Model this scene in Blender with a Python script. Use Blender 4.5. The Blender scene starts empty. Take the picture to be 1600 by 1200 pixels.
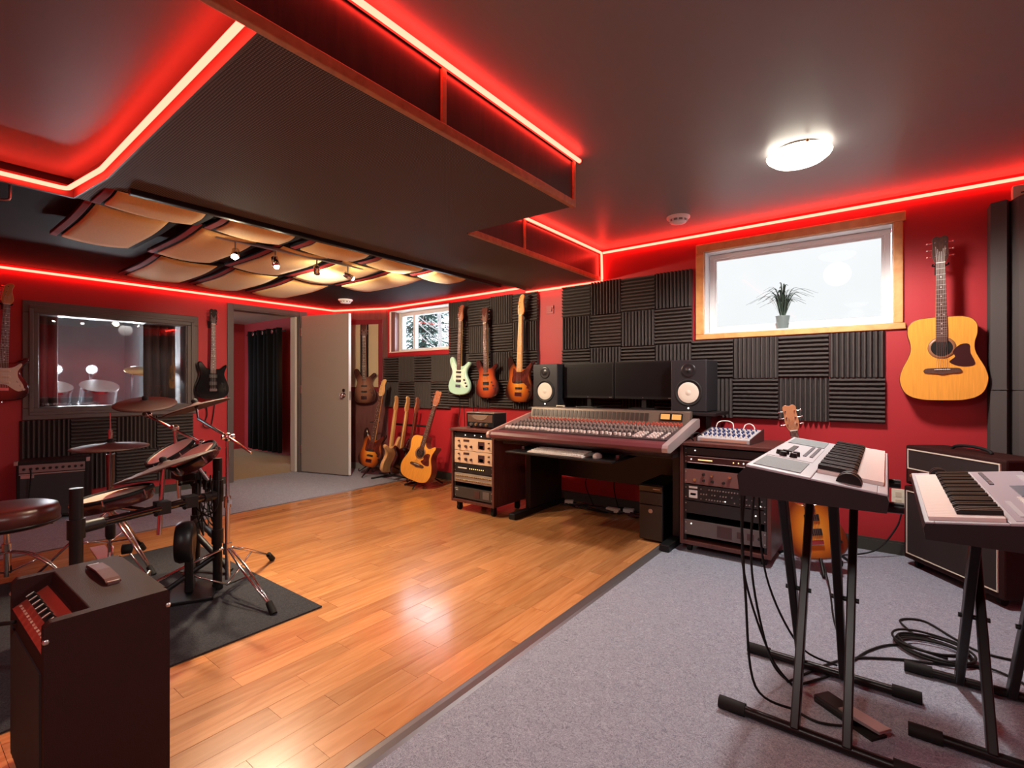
import bpy, bmesh, math, random
from mathutils import Matrix, Vector, Euler
random.seed(7)
SC = bpy.context.scene
COL = SC.collection
PI = math.pi

# ------------------------------------------------------------------ camera
cam_d = bpy.data.cameras.new('camera')
cam = bpy.data.objects.new('camera', cam_d); COL.objects.link(cam)
cam.location = (0, 0, 1.14)
cam.rotation_euler = (PI/2, 0, math.radians(37.4))
cam_d.sensor_width = 36.0
cam_d.lens = 766.0/1600.0*36.0
cam_d.clip_start = 0.05
SC.camera = cam

# ------------------------------------------------------------------ view
SC.view_settings.view_transform = 'Standard'
SC.view_settings.look = 'None'
SC.view_settings.gamma = 1.0
SC.view_settings.exposure = 1.0
SC.view_settings.use_curve_mapping = False
try:
    SC.cycles.use_denoising = True
    SC.cycles.max_bounces = 8
    SC.cycles.diffuse_bounces = 4
    SC.cycles.sample_clamp_indirect = 6.0
except Exception:
    pass

# ------------------------------------------------------------------ world: bright overcast sky
W = bpy.data.worlds.new('overcast_sky'); SC.world = W; W.use_nodes = True
wn = W.node_tree.nodes; wl = W.node_tree.links
bg = wn['Background']
tc = wn.new('ShaderNodeTexCoord'); sx = wn.new('ShaderNodeSeparateXYZ'); cr = wn.new('ShaderNodeValToRGB')
cr.color_ramp.elements[0].position = 0.45; cr.color_ramp.elements[0].color = (0.80, 0.86, 0.95, 1)
cr.color_ramp.elements[1].position = 1.0; cr.color_ramp.elements[1].color = (0.72, 0.83, 1.0, 1)
wl.new(tc.outputs['Generated'], sx.inputs[0]); wl.new(sx.outputs['Z'], cr.inputs[0]); wl.new(cr.outputs[0], bg.inputs['Color'])
bg.inputs['Strength'].default_value = 6.0

LED_POWER = 12.0        # strip light radiance
LAMP_POWER = 72.0       # glass ceiling bowls
PANE_POWER = 0.50        # daylight in the frosted pane
SPOT_POWER = 80.0       # track spots, watts

# ------------------------------------------------------------------ materials
MATS = {}
def nodes(m):
    return m.node_tree.nodes, m.node_tree.links
def mat(name, col, rough=0.5, metal=0.0, spec=0.5, coat=0.0, var=0.0, vscale=20.0, bump=0.0, bscale=200.0, stretch=None, sheen=0.0):
    if name in MATS: return MATS[name]
    m = bpy.data.materials.new(name); m.use_nodes = True
    n, l = nodes(m); b = n['Principled BSDF']
    b.inputs['Base Color'].default_value = (*col, 1)
    b.inputs['Roughness'].default_value = rough
    b.inputs['Metallic'].default_value = metal
    b.inputs['Specular IOR Level'].default_value = spec
    b.inputs['Coat Weight'].default_value = coat
    b.inputs['Coat Roughness'].default_value = 0.08
    if sheen: b.inputs['Sheen Weight'].default_value = sheen
    t = n.new('ShaderNodeTexCoord')
    src = t.outputs['Object']
    if stretch:
        mp = n.new('ShaderNodeMapping'); mp.inputs['Scale'].default_value = stretch
        l.new(src, mp.inputs[0]); src = mp.outputs[0]
    if var > 0:
        nz = n.new('ShaderNodeTexNoise'); nz.inputs['Scale'].default_value = vscale; nz.inputs['Detail'].default_value = 4
        r = n.new('ShaderNodeValToRGB')
        r.color_ramp.elements[0].position = 0.3; r.color_ramp.elements[1].position = 0.7
        r.color_ramp.elements[0].color = (*[max(0, c*(1-var)) for c in col], 1)
        r.color_ramp.elements[1].color = (*[min(1, c*(1+var)) for c in col], 1)
        l.new(src, nz.inputs['Vector']); l.new(nz.outputs['Fac'], r.inputs[0]); l.new(r.outputs[0], b.inputs['Base Color'])
    if bump > 0:
        nb = n.new('ShaderNodeTexNoise'); nb.inputs['Scale'].default_value = bscale; nb.inputs['Detail'].default_value = 3
        bp = n.new('ShaderNodeBump'); bp.inputs['Strength'].default_value = bump; bp.inputs['Distance'].default_value = 0.004
        l.new(src, nb.inputs['Vector']); l.new(nb.outputs['Fac'], bp.inputs['Height']); l.new(bp.outputs[0], b.inputs['Normal'])
    MATS[name] = m
    return m
def emit(name, col, strength, gloss=0.0):
    if name in MATS: return MATS[name]
    m = bpy.data.materials.new(name); m.use_nodes = True
    n, l = nodes(m); n.remove(n['Principled BSDF'])
    e = n.new('ShaderNodeEmission'); e.inputs['Color'].default_value = (*col, 1); e.inputs['Strength'].default_value = strength
    out = n['Material Output']
    if gloss > 0:
        g = n.new('ShaderNodeBsdfGlossy'); g.inputs['Roughness'].default_value = 0.03
        mx = n.new('ShaderNodeAddShader'); g.inputs['Color'].default_value = (gloss, gloss, gloss, 1)
        l.new(e.outputs[0], mx.inputs[0]); l.new(g.outputs[0], mx.inputs[1]); l.new(mx.outputs[0], out.inputs[0])
    else:
        l.new(e.outputs[0], out.inputs[0])
    MATS[name] = m
    return m
def glass(name, tint=(1, 1, 1), refl=0.12):
    if name in MATS: return MATS[name]
    m = bpy.data.materials.new(name); m.use_nodes = True
    n, l = nodes(m); n.remove(n['Principled BSDF'])
    t = n.new('ShaderNodeBsdfTransparent'); t.inputs['Color'].default_value = (*tint, 1)
    g = n.new('ShaderNodeBsdfGlossy'); g.inputs['Roughness'].default_value = 0.02
    lw = n.new('ShaderNodeLayerWeight'); lw.inputs['Blend'].default_value = 0.15
    ma = n.new('ShaderNodeMath'); ma.operation = 'ADD'; ma.use_clamp = True; ma.inputs[1].default_value = refl
    mx = n.new('ShaderNodeMixShader')
    l.new(lw.outputs['Fresnel'], ma.inputs[0]); l.new(ma.outputs[0], mx.inputs[0])
    l.new(t.outputs[0], mx.inputs[1]); l.new(g.outputs[0], mx.inputs[2]); l.new(mx.outputs[0], n['Material Output'].inputs[0])
    MATS[name] = m
    return m
def burst(name, inner, mid, outer, p=(0.10, 0.30, 0.45)):
    """sunburst lacquer: colour rings running inwards from the rim of the body"""
    if name in MATS: return MATS[name]
    m = bpy.data.materials.new(name); m.use_nodes = True
    n, l = nodes(m); b = n['Principled BSDF']; b.inputs['Roughness'].default_value = 0.18; b.inputs['Coat Weight'].default_value = 0.5
    t = n.new('ShaderNodeTexCoord'); mp = n.new('ShaderNodeMapping'); mp.inputs['Location'].default_value = (-0.5, -0.5, -0.42)
    s = n.new('ShaderNodeVectorMath'); s.operation = 'MULTIPLY'; s.inputs[1].default_value = (1.0, 0.0, 0.92)
    ln = n.new('ShaderNodeVectorMath'); ln.operation = 'LENGTH'
    r = n.new('ShaderNodeValToRGB'); e = r.color_ramp.elements
    e[0].position = p[0]; e[0].color = (*inner, 1); e[1].position = p[2]; e[1].color = (*outer, 1)
    k = e.new(p[1]); k.color = (*mid, 1)
    l.new(t.outputs['Generated'], mp.inputs[0]); l.new(mp.outputs[0], s.inputs[0]); l.new(s.outputs[0], ln.inputs[0])
    l.new(ln.outputs['Value'], r.inputs[0]); l.new(r.outputs[0], b.inputs['Base Color'])
    MATS[name] = m
    return m
def woodgrain(name, c0, c1, rough=0.4, scale=(14, 2, 14), coat=0.0, rnd=0.0, spec=0.5):
    if name in MATS: return MATS[name]
    m = bpy.data.materials.new(name); m.use_nodes = True
    n, l = nodes(m); b = n['Principled BSDF']; b.inputs['Roughness'].default_value = rough; b.inputs['Coat Weight'].default_value = coat
    b.inputs['Coat Roughness'].default_value = 0.15; b.inputs['Specular IOR Level'].default_value = spec
    t = n.new('ShaderNodeTexCoord'); mp = n.new('ShaderNodeMapping'); mp.inputs['Scale'].default_value = scale
    oi = n.new('ShaderNodeObjectInfo')
    ad = n.new('ShaderNodeVectorMath'); ad.operation = 'ADD'
    sc = n.new('ShaderNodeMath'); sc.operation = 'MULTIPLY'; sc.inputs[1].default_value = 37.0
    l.new(oi.outputs['Random'], sc.inputs[0])
    l.new(t.outputs['Object'], mp.inputs[0]); l.new(mp.outputs[0], ad.inputs[0]); l.new(sc.outputs[0], ad.inputs[1])
    nz = n.new('ShaderNodeTexNoise'); nz.inputs['Scale'].default_value = 1.6; nz.inputs['Detail'].default_value = 6; nz.inputs['Distortion'].default_value = 1.4
    l.new(ad.outputs[0], nz.inputs['Vector'])
    r = n.new('ShaderNodeValToRGB'); r.color_ramp.elements[0].position = 0.3; r.color_ramp.elements[1].position = 0.72
    r.color_ramp.elements[0].color = (*c0, 1); r.color_ramp.elements[1].color = (*c1, 1)
    l.new(nz.outputs['Fac'], r.inputs[0])
    if rnd > 0:
        hs = n.new('ShaderNodeHueSaturation')
        mr = n.new('ShaderNodeMapRange'); mr.inputs['To Min'].default_value = 1-rnd; mr.inputs['To Max'].default_value = 1+rnd
        l.new(oi.outputs['Random'], mr.inputs[0]); l.new(mr.outputs[0], hs.inputs['Value']); l.new(r.outputs[0], hs.inputs['Color'])
        l.new(hs.outputs[0], b.inputs['Base Color'])
    else:
        l.new(r.outputs[0], b.inputs['Base Color'])
    MATS[name] = m
    return m

RED = mat('red_wall_paint', (0.42, 0.015, 0.022), 0.55, bump=0.05, bscale=300)
CEIL = mat('dark_ceiling_paint', (0.225, 0.208, 0.214), 0.42, bump=0.03, bscale=60)
CEILBROWN = mat('brown_ceiling_paint', (0.105, 0.066, 0.056), 0.5, bump=0.03, bscale=60)
CEILLOW = mat('black_ceiling_paint', (0.013, 0.007, 0.007), 0.75, spec=.15)
BLACK = mat('black_plastic', (0.008, 0.0075, 0.008), 0.42, spec=0.35)
MATTE = mat('matte_black_metal', (0.007, 0.007, 0.008), 0.45, spec=0.35, bump=0.05, bscale=500)
TOLEX = mat('black_tolex', (0.009, 0.007, 0.007), 0.55, spec=0.3, bump=0.35, bscale=420)
BROWNTOLEX = mat('brown_black_tolex', (0.030, 0.010, 0.009), 0.6, spec=0.12, bump=0.35, bscale=420)
CHROME = mat('chrome', (0.75, 0.73, 0.72), 0.16, 1.0)
STEEL = mat('brushed_steel', (0.55, 0.54, 0.53), 0.35, 1.0)
WHITE = mat('white_vinyl', (0.80, 0.80, 0.80), 0.4)
CREAM = mat('cream_plastic', (0.76, 0.68, 0.55), 0.45)
FOAM = mat('charcoal_foam', (0.078, 0.066, 0.063), 0.95, spec=0.1, bump=0.08, bscale=600)
GREYPAINT = mat('grey_trim_paint', (0.105, 0.085, 0.085), 0.4)
RUBBER = mat('black_rubber', (0.007, 0.007, 0.007), 0.7, spec=.3)
MAPLE = mat('maple', (0.74, 0.42, 0.15), 0.3, var=0.12, vscale=8, stretch=(8, 8, 1), coat=0.3)
ROSEWOOD = mat('rosewood', (0.085, 0.035, 0.022), 0.45, var=0.3, vscale=30, stretch=(6, 6, 1))
MAHOG = mat('reddish_mahogany', (0.16, 0.035, 0.022), 0.35, var=0.2, vscale=12, stretch=(6, 6, 1), coat=0.2)
NATURAL = mat('natural_ash', (0.62, 0.33, 0.13), 0.3, var=0.22, vscale=9, stretch=(9, 9, 1.2), coat=0.4)
SPRUCE = mat('honey_spruce', (0.80, 0.34, 0.055), 0.22, var=0.10, vscale=10, stretch=(12, 2, 0.7), coat=0.5)
PEARL = mat('pearl_inlay', (0.85, 0.82, 0.76), 0.25)
STRING = mat('steel_strings', (0.72, 0.68, 0.62), 0.3, 1.0)
GLOSSBLACK = mat('gloss_black_lacquer', (0.006, 0.006, 0.007), 0.08, coat=0.6)
RACKWOOD = woodgrain('dark_red_rack_wood', (0.075, 0.022, 0.018), (0.125, 0.042, 0.034), 0.35, (20, 20, 3))
PINE = woodgrain('honey_pine_casing', (0.66, 0.30, 0.10), (0.80, 0.43, 0.17), 0.35, (6, 6, 6))
LED = emit('red_led_strip', (1.0, 0.034, 0.021), LED_POWER)

# ------------------------------------------------------------------ mesh builder
class MB:
    def __init__(s):
        s.v = []; s.f = []; s.mi = []; s.sm = []
    def add(s, vs, fs, M=None, mi=0, smooth=False):
        b = len(s.v)
        for p in vs:
            p = Vector(p)
            s.v.append(tuple(M @ p) if M is not None else tuple(p))
        for f in fs:
            s.f.append([b+i for i in f]); s.mi.append(mi); s.sm.append(smooth)
        return s
    def box(s, c, d, M=None, mi=0):
        x, y, z = c; a, b, h = d[0]/2, d[1]/2, d[2]/2
        vs = [(x+i*a, y+j*b, z+k*h) for i in (-1, 1) for j in (-1, 1) for k in (-1, 1)]
        fs = [(0, 1, 3, 2), (4, 6, 7, 5), (0, 4, 5, 1), (2, 3, 7, 6), (0, 2, 6, 4), (1, 5, 7, 3)]
        return s.add(vs, fs, M, mi)
    def bx(s, x0, x1, y0, y1, z0, z1, M=None, mi=0):
        return s.box(((x0+x1)/2, (y0+y1)/2, (z0+z1)/2), (abs(x1-x0), abs(y1-y0), abs(z1-z0)), M, mi)
    def cyl(s, p0, p1, r0, r1=None, n=12, M=None, mi=0, smooth=True):
        r1 = r0 if r1 is None else r1
        p0 = Vector(p0); p1 = Vector(p1); d = (p1-p0)
        if d.length < 1e-9: return s
        q = d.to_track_quat('Z', 'Y').to_matrix()
        vs = []
        for k, (p, r) in enumerate(((p0, r0), (p1, r1))):
            for i in range(n):
                a = 2*PI*i/n
                vs.append(p + q @ Vector((r*math.cos(a), r*math.sin(a), 0)))
        fs = [(i, (i+1) % n, n+(i+1) % n, n+i) for i in range(n)]
        s.add(vs, fs, M, mi, smooth)
        s.add(vs[:n], [tuple(range(n-1, -1, -1))], M, mi); s.add(vs[n:], [tuple(range(n))], M, mi)
        return s
    def tube(s, pts, r, n=6, M=None, mi=0):
        pts = [Vector(p) for p in pts]; m = len(pts); vs = []
        up = Vector((0, 0, 1))
        for i, p in enumerate(pts):
            t = (pts[min(i+1, m-1)]-pts[max(i-1, 0)]).normalized()
            u = up if abs(t.dot(up)) < 0.95 else Vector((1, 0, 0))
            a = t.cross(u).normalized(); b = t.cross(a).normalized()
            for k in range(n):
                w = 2*PI*k/n
                vs.append(p + a*(r*math.cos(w)) + b*(r*math.sin(w)))
        fs = [(i*n+k, i*n+(k+1) % n, (i+1)*n+(k+1) % n, (i+1)*n+k) for i in range(m-1) for k in range(n)]
        fs.append(tuple(range(n-1, -1, -1))); fs.append(tuple((m-1)*n+k for k in range(n)))
        return s.add(vs, fs, M, mi, True)
    def lathe(s, prof, n=24, M=None, mi=0, smooth=True):
        """prof: (radius, z) from one end to the other, around local z"""
        vs = []; fs = []
        for r, z in prof:
            for i in range(n):
                a = 2*PI*i/n; vs.append((r*math.cos(a), r*math.sin(a), z))
        for j in range(len(prof)-1):
            for i in range(n):
                fs.append((j*n+i, j*n+(i+1) % n, (j+1)*n+(i+1) % n, (j+1)*n+i))
        s.add(vs, fs, M, mi, smooth)
        s.add(vs[:n], [tuple(range(n-1, -1, -1))], M, mi); s.add(vs[-n:], [tuple(range(n))], M, mi)
        return s
    def prism(s, out, y0, y1, M=None, mi=0, bev=0.0, smooth=False):
        """outline of (x, z) points extruded along y; bev rounds both rims"""
        n = len(out)
        def inset(e):
            r = []
            for i in range(n):
                a = Vector(out[i-1]); b = Vector(out[i]); c = Vector(out[(i+1) % n])
                t = (c-a)
                if t.length < 1e-9: r.append(tuple(b)); continue
                t.normalize(); nn = Vector((-t.y, t.x))
                r.append((b.x+nn.x*e, b.y+nn.y*e))
            return r
        area = sum(out[i][0]*out[(i+1) % n][1]-out[(i+1) % n][0]*out[i][1] for i in range(n))
        sg = 1 if area > 0 else -1
        if bev > 0:
            rings = [(inset(sg*bev), y0), (inset(sg*bev*0.35), y0+(bev*0.35 if y1 > y0 else -bev*0.35)), (out, y0+(bev if y1 > y0 else -bev)),
                     (out, y1-(bev if y1 > y0 else -bev)), (inset(sg*bev*0.35), y1-(bev*0.35 if y1 > y0 else -bev*0.35)), (inset(sg*bev), y1)]
        else:
            rings = [(out, y0), (out, y1)]
        vs = []; fs = []
        for o, y in rings:
            vs += [(p[0], y, p[1]) for p in o]
        for j in range(len(rings)-1):
            for i in range(n):
                fs.append((j*n+i, j*n+(i+1) % n, (j+1)*n+(i+1) % n, (j+1)*n+i))
        s.add(vs, fs, M, mi, smooth)
        s.add(vs[:n], [tuple(range(n-1, -1, -1))], M, mi); s.add(vs[-n:], [tuple(range(n))], M, mi)
        return s
    def ball(s, c, r, n=10, M=None, mi=0, sz=1.0):
        vs = []; fs = []; m = n//2
        for j in range(m+1):
            th = PI*j/m
            for i in range(n):
                a = 2*PI*i/n
                vs.append((c[0]+r*math.sin(th)*math.cos(a), c[1]+r*math.sin(th)*math.sin(a), c[2]+r*sz*math.cos(th)))
        for j in range(m):
            for i in range(n):
                fs.append((j*n+i, (j+1)*n+i, (j+1)*n+(i+1) % n, j*n+(i+1) % n))
        return s.add(vs, fs, M, mi, True)
    def mesh(s, name, mats):
        me = bpy.data.meshes.new(name)
        me.from_pydata(s.v, [], s.f)
        for m in (mats if isinstance(mats, (list, tuple)) else [mats]): me.materials.append(m)
        me.polygons.foreach_set('material_index', s.mi); me.polygons.foreach_set('use_smooth', s.sm)
        bm = bmesh.new(); bm.from_mesh(me); bmesh.ops.recalc_face_normals(bm, faces=bm.faces[:]); bm.to_mesh(me); bm.free()
        me.update()
        return me
    def build(s, name, mats, parent=None, bevel=0.0, loc=None, rot=None):
        o = bpy.data.objects.new(name, s.mesh(name, mats)); COL.objects.link(o)
        if parent is not None: o.parent = parent
        if loc is not None: o.location = loc
        if rot is not None: o.rotation_euler = rot
        if bevel > 0:
            b = o.modifiers.new('bevel', 'BEVEL'); b.width = bevel; b.segments = 2; b.limit_method = 'ANGLE'; b.angle_limit = math.radians(40)
        return o
def B(): return MB()
def thing(name, label, cat, loc=(0, 0, 0), rot=0.0, group=None):
    o = bpy.data.objects.new(name, None); COL.objects.link(o); o.empty_display_size = 0.1
    o.location = loc
    o.rotation_euler = rot if isinstance(rot, (tuple, list, Euler)) else (0, 0, rot)
    o['label'] = label; o['category'] = cat
    if group: o['group'] = group
    return o
def tag(o, label, cat, group=None):
    o['label'] = label; o['category'] = cat
    if group: o['group'] = group
    return o
def structure(o):
    o['kind'] = 'structure'; return o
def stuff(o):
    o['kind'] = 'stuff'; return o
def inst(src, parent, loc, rot=(0, 0, 0), name=None):
    o = src.copy(); COL.objects.link(o); o.parent = parent; o.location = loc; o.rotation_euler = rot
    return o
def smoothline(pts, k=6):
    """Catmull-Rom through pts (open)"""
    P = [Vector(p) for p in pts]; out = []
    for i in range(len(P)-1):
        a = P[max(i-1, 0)]; b = P[i]; c = P[i+1]; d = P[min(i+2, len(P)-1)]
        for j in range(k):
            t = j/k
            out.append(0.5*((2*b)+(c-a)*t+(2*a-5*b+4*c-d)*t*t+(3*b-a-3*c+d)*t**3))
    out.append(P[-1]); return out
def closed(pts, k=5):
    P = [Vector(p) for p in pts]; n = len(P); out = []
    for i in range(n):
        a = P[i-1]; b = P[i]; c = P[(i+1) % n]; d = P[(i+2) % n]
        for j in range(k):
            t = j/k
            out.append(tuple(0.5*((2*b)+(c-a)*t+(2*a-5*b+4*c-d)*t*t+(3*b-a-3*c+d)*t**3)))
    return out
def cable(name, pts, label, r=0.005, group=None, k=8, m=None):
    o = B().tube(smoothline(pts, k), r, 6).build(name, m or RUBBER)
    return tag(o, label, 'cable', group)
T = Matrix.Translation
def RX(a): return Matrix.Rotation(a, 4, 'X')
def RY(a): return Matrix.Rotation(a, 4, 'Y')
def RZ(a): return Matrix.Rotation(a, 4, 'Z')
# ================================================================== ROOM SHELL
ZH, ZS, ZL, ZF = 2.40, 2.11, 2.17, 2.205          # upper ceiling, soffit underside, lower ceiling
YB, XA, XR, YF = 4.18, -6.03, 1.15, -1.8
WX0, WX1, WZ0, WZ1 = -1.195, 0.035, 1.548, 2.225     # large window opening
SX0, SX1, SZ0, SZ1 = -5.237, -4.135, 1.552, 2.10     # small window opening

# carpet with short looped pile
def carpet_mat(name, c0, c1):
    m = bpy.data.materials.new(name); m.use_nodes = True
    n, l = nodes(m); b = n['Principled BSDF']; b.inputs['Roughness'].default_value = 0.95; b.inputs['Specular IOR Level'].default_value = 0.1
    t = n.new('ShaderNodeTexCoord')
    a = n.new('ShaderNodeTexNoise'); a.inputs['Scale'].default_value = 55; a.inputs['Detail'].default_value = 6; a.inputs['Distortion'].default_value = 2.5
    v = n.new('ShaderNodeTexNoise'); v.inputs['Scale'].default_value = 320; v.inputs['Detail'].default_value = 2
    mx = n.new('ShaderNodeMath'); mx.operation = 'ADD'
    md = n.new('ShaderNodeMath'); md.operation = 'MULTIPLY'; md.inputs[1].default_value = 0.5
    r = n.new('ShaderNodeValToRGB'); r.color_ramp.elements[0].position = 0.36; r.color_ramp.elements[1].position = 0.64
    r.color_ramp.elements[0].color = (*c0, 1); r.color_ramp.elements[1].color = (*c1, 1)
    l.new(t.outputs['Object'], a.inputs['Vector']); l.new(t.outputs['Object'], v.inputs['Vector'])
    l.new(a.outputs['Fac'], mx.inputs[0]); l.new(v.outputs['Fac'], mx.inputs[1]); l.new(mx.outputs[0], md.inputs[0]); l.new(md.outputs[0], r.inputs[0])
    l.new(r.outputs[0], b.inputs['Base Color'])
    bp = n.new('ShaderNodeBump'); bp.inputs['Strength'].default_value = 0.6; bp.inputs['Distance'].default_value = 0.006
    l.new(md.outputs[0], bp.inputs['Height']); l.new(bp.outputs[0], b.inputs['Normal'])
    return m
CARPET = carpet_mat('grey_blue_carpet', (0.155, 0.168, 0.212), (0.42, 0.45, 0.54))
RUGMAT = carpet_mat('charcoal_rug', (0.022, 0.022, 0.026), (0.060, 0.060, 0.068))
HALLCARPET = carpet_mat('beige_hall_carpet', (0.28, 0.21, 0.13), (0.42, 0.33, 0.21))

structure(B().bx(-9.6, XR+.1, YF-.1, YB+.5, -0.08, -0.012).build('floor', mat('subfloor', (0.12, 0.10, 0.09), 0.8)))
structure(B().bx(-1.265, XR, YF, YB, -0.012, 0.0).build('floor_carpet', CARPET))
structure(B().bx(XA-.12, -4.555, YF, YB, -0.012, 0.0).build('floor_carpet', CARPET))
structure(B().bx(-9.2, XA-.12, 2.3, 4.2, -0.012, -0.001).build('floor_carpet', HALLCARPET))
structure(B().bx(-8.7, XA-.16, 0.2, 2.2, -0.012, -0.001).build('floor_carpet', CARPET))

# laminate: single planks with staggered ends
LAM = woodgrain('honey_laminate', (0.45, 0.175, 0.056), (0.61, 0.285, 0.112), 0.26, (16, 1.6, 16), coat=0.6, rnd=0.17)
lam = thing('floor_laminate', 'honey coloured laminate floor of staggered planks', 'floor'); del lam['category']; structure(lam)
PW = 0.0972; NX = 34
plank_meshes = {}
def plank(x, y0, y1):
    L = round(y1-y0, 3)
    if L not in plank_meshes:
        plank_meshes[L] = B().bx(-PW/2+.0006, PW/2-.0006, -L/2+.0006, L/2-.0006, -0.012, 0.0).mesh('plank', LAM)
    o = bpy.data.objects.new('plank', plank_meshes[L]); COL.objects.link(o); o.parent = lam
    o.location = (x, (y0+y1)/2, random.uniform(-0.0003, 0.0003))
rnd = random.Random(3)
far = B()
for i in range(NX):
    x = -4.555+PW*(i+.5)
    y = -0.02 if i % 2 == 0 else 0.30
    if i % 2: pass
    ends = []
    y0 = 0.25
    cuts = []
    yy = y0 + rnd.choice((0.28, 0.44, 0.60, 0.76))
    while yy < YB-0.25:
        cuts.append(yy); yy += rnd.choice((0.48, 0.60, 0.72))
    e = [y0]+cuts+[YB]
    for a, b in zip(e[:-1], e[1:]): plank(x, round(a, 2), round(b, 2))
    far.bx(x-PW/2+.0006, x+PW/2-.0006, YF, y0-.0006, -0.012, 0.0)
stuff(far.build('planks', LAM, lam))
TRIMSTRIP = mat('pewter_transition_strip', (0.20, 0.19, 0.20), 0.35, 0.6)
structure(B().prism([(-1.282, 0.0), (-1.272, .006), (-1.252, .008), (-1.228, .006), (-1.216, 0.0)], YF, YB).build('trim_1', TRIMSTRIP))
structure(B().prism([(-4.575, 0.0), (-4.566, .005), (-4.553, .006), (-4.544, 0.0)], YF, YB).build('trim_2', TRIMSTRIP))

# walls -------------------------------------------------------------
w = B()
TH = 0.26
w.bx(-5.27, SX0, YB, YB+TH, 0, 2.5); w.bx(SX0, SX1, YB, YB+TH, 0, SZ0); w.bx(SX0, SX1, YB, YB+TH, SZ1, 2.5)
w.bx(SX1, WX0, YB, YB+TH, 0, 2.5); w.bx(WX0, WX1, YB, YB+TH, 0, WZ0); w.bx(WX0, WX1, YB, YB+TH, WZ1, 2.5); w.bx(WX1, XR+.2, YB, YB+TH, 0, 2.5)
structure(w.build('wall_back', RED))
w = B()
GY0, GY1, GZ0, GZ1 = 0.90, 2.09, 0.915, 1.785       # studio glass
DY0, DY1, DZ = 2.55, 3.37, 2.02                      # doorway
X0, X1 = XA-.16, XA
w.bx(X0, X1, YF, GY0, 0, 2.5); w.bx(X0, X1, GY0, GY1, 0, GZ0); w.bx(X0, X1, GY0, GY1, GZ1, 2.5); w.bx(X0, X1, GY1, DY0, 0, 2.5)
w.bx(X0, X1, DY0, DY1, DZ, 2.5); w.bx(X0, X1, DY1, 3.86, 0, 2.5)
structure(w.build('wall_left', RED))
DIAG = Matrix.Translation((-6.03, 3.84, 0)) @ RZ(math.atan2(0.34, 0.76))     # local x along the angled wall
DL = math.hypot(.34, .76)
PANELWOOD = woodgrain('dull_red_brown_panelling', (0.135, 0.048, 0.045), (0.20, 0.080, 0.072), 0.4, (10, 10, 1.5))
structure(B().bx(-0.1, DL+.1, 0.0, 0.12, 0, 2.5, DIAG).build('wall_corner', PANELWOOD))
structure(B().bx(XR, XR+.15, YF, YB, 0, 2.5).build('wall_right', RED))
structure(B().bx(XA-.16, XR+.15, YF-.15, YF, 0, 2.5).build('wall_front', RED))

# ceilings ------------------------------------------------------------
structure(B().bx(-3.36, -1.372, YF, .690, ZF, ZH).build('ceiling_front', CEILBROWN))
c = B(); c.bx(-3.36, XR+.15, YF-.15, YB+.2, ZH, ZH+.1)
structure(c.build('ceiling', CEIL))
c = B()
c.bx(XA-.1, -3.36, YF-.15, YB+.2, ZL, ZH+.1); c.bx(-3.36, -2.9, 0.69, YB+.1, ZL, ZH)
structure(c.build('ceiling_low', CEILLOW))

# dropped soffit covered in ribbed cloth, with wooden sides -----------
def rib_mat():
    m = bpy.data.materials.new('ribbed_speaker_cloth'); m.use_nodes = True
    n, l = nodes(m); b = n['Principled BSDF']; b.inputs['Roughness'].default_value = 0.7; b.inputs['Specular IOR Level'].default_value = 0.2
    t = n.new('ShaderNodeTexCoord'); wv = n.new('ShaderNodeTexWave'); wv.wave_type = 'BANDS'; wv.bands_direction = 'Y'
    wv.inputs['Scale'].default_value = 34; wv.inputs['Distortion'].default_value = 0.0
    w2 = n.new('ShaderNodeTexWave'); w2.wave_type = 'BANDS'; w2.bands_direction = 'X'; w2.inputs['Scale'].default_value = 34
    mu = n.new('ShaderNodeMath'); mu.operation = 'MULTIPLY'
    r = n.new('ShaderNodeValToRGB'); r.color_ramp.elements[0].color = (0.040, 0.029, 0.026, 1); r.color_ramp.elements[1].color = (0.190, 0.142, 0.120, 1)
    r.color_ramp.elements[1].position = 0.55
    l.new(t.outputs['Object'], wv.inputs[0]); l.new(t.outputs['Object'], w2.inputs[0])
    l.new(wv.outputs['Fac'], mu.inputs[0]); l.new(w2.outputs['Fac'], mu.inputs[1]); l.new(mu.outputs[0], r.inputs[0]); l.new(r.outputs[0], b.inputs['Base Color'])
    bp = n.new('ShaderNodeBump'); bp.inputs['Strength'].default_value = 0.4; bp.inputs['Distance'].default_value = 0.002
    l.new(mu.outputs[0], bp.inputs['Height']); l.new(bp.outputs[0], b.inputs['Normal'])
    return m
RIB = rib_mat()
sof = thing('ceiling_soffit', 'dropped ceiling soffit clad in dark ribbed cloth with wooden side panels', 'soffit'); del sof['category']; structure(sof)
OUT = [(-3.36, 0.650), (-2.91, 0.685), (-1.372, 0.655), (-1.372, 2.33), (-2.15, 2.33), (-2.15, YB), (-2.98, YB), (-2.98, 0.80), (-3.36, 0.80)]
FLIP = Matrix(((1, 0, 0, 0), (0, 0, 1, 0), (0, 1, 0, 0), (0, 0, 0, 1)))
B().prism(OUT, ZS, ZH, FLIP).build('cloth_cover', RIB, sof)
SIDEWOOD = woodgrain('dark_side_board', (0.028, 0.011, 0.011), (0.055, 0.020, 0.018), 0.35, (12, 12, 2))
TRIMWOOD = woodgrain('red_oak_trim', (0.40, 0.130, 0.055), (0.60, 0.23, 0.10), 0.35, (9, 9, 9))
for (x, ya, yb) in ((-1.372, YF, .70), (-1.372, .70, 1.343), (-1.372, 1.343, 2.33), (-2.15, 2.33, 2.95), (-2.15, 2.95, YB)):
    B().bx(x, x+.008, ya, yb, ZS+.03, ZH-.02).build('side_panel', SIDEWOOD, sof)
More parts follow.
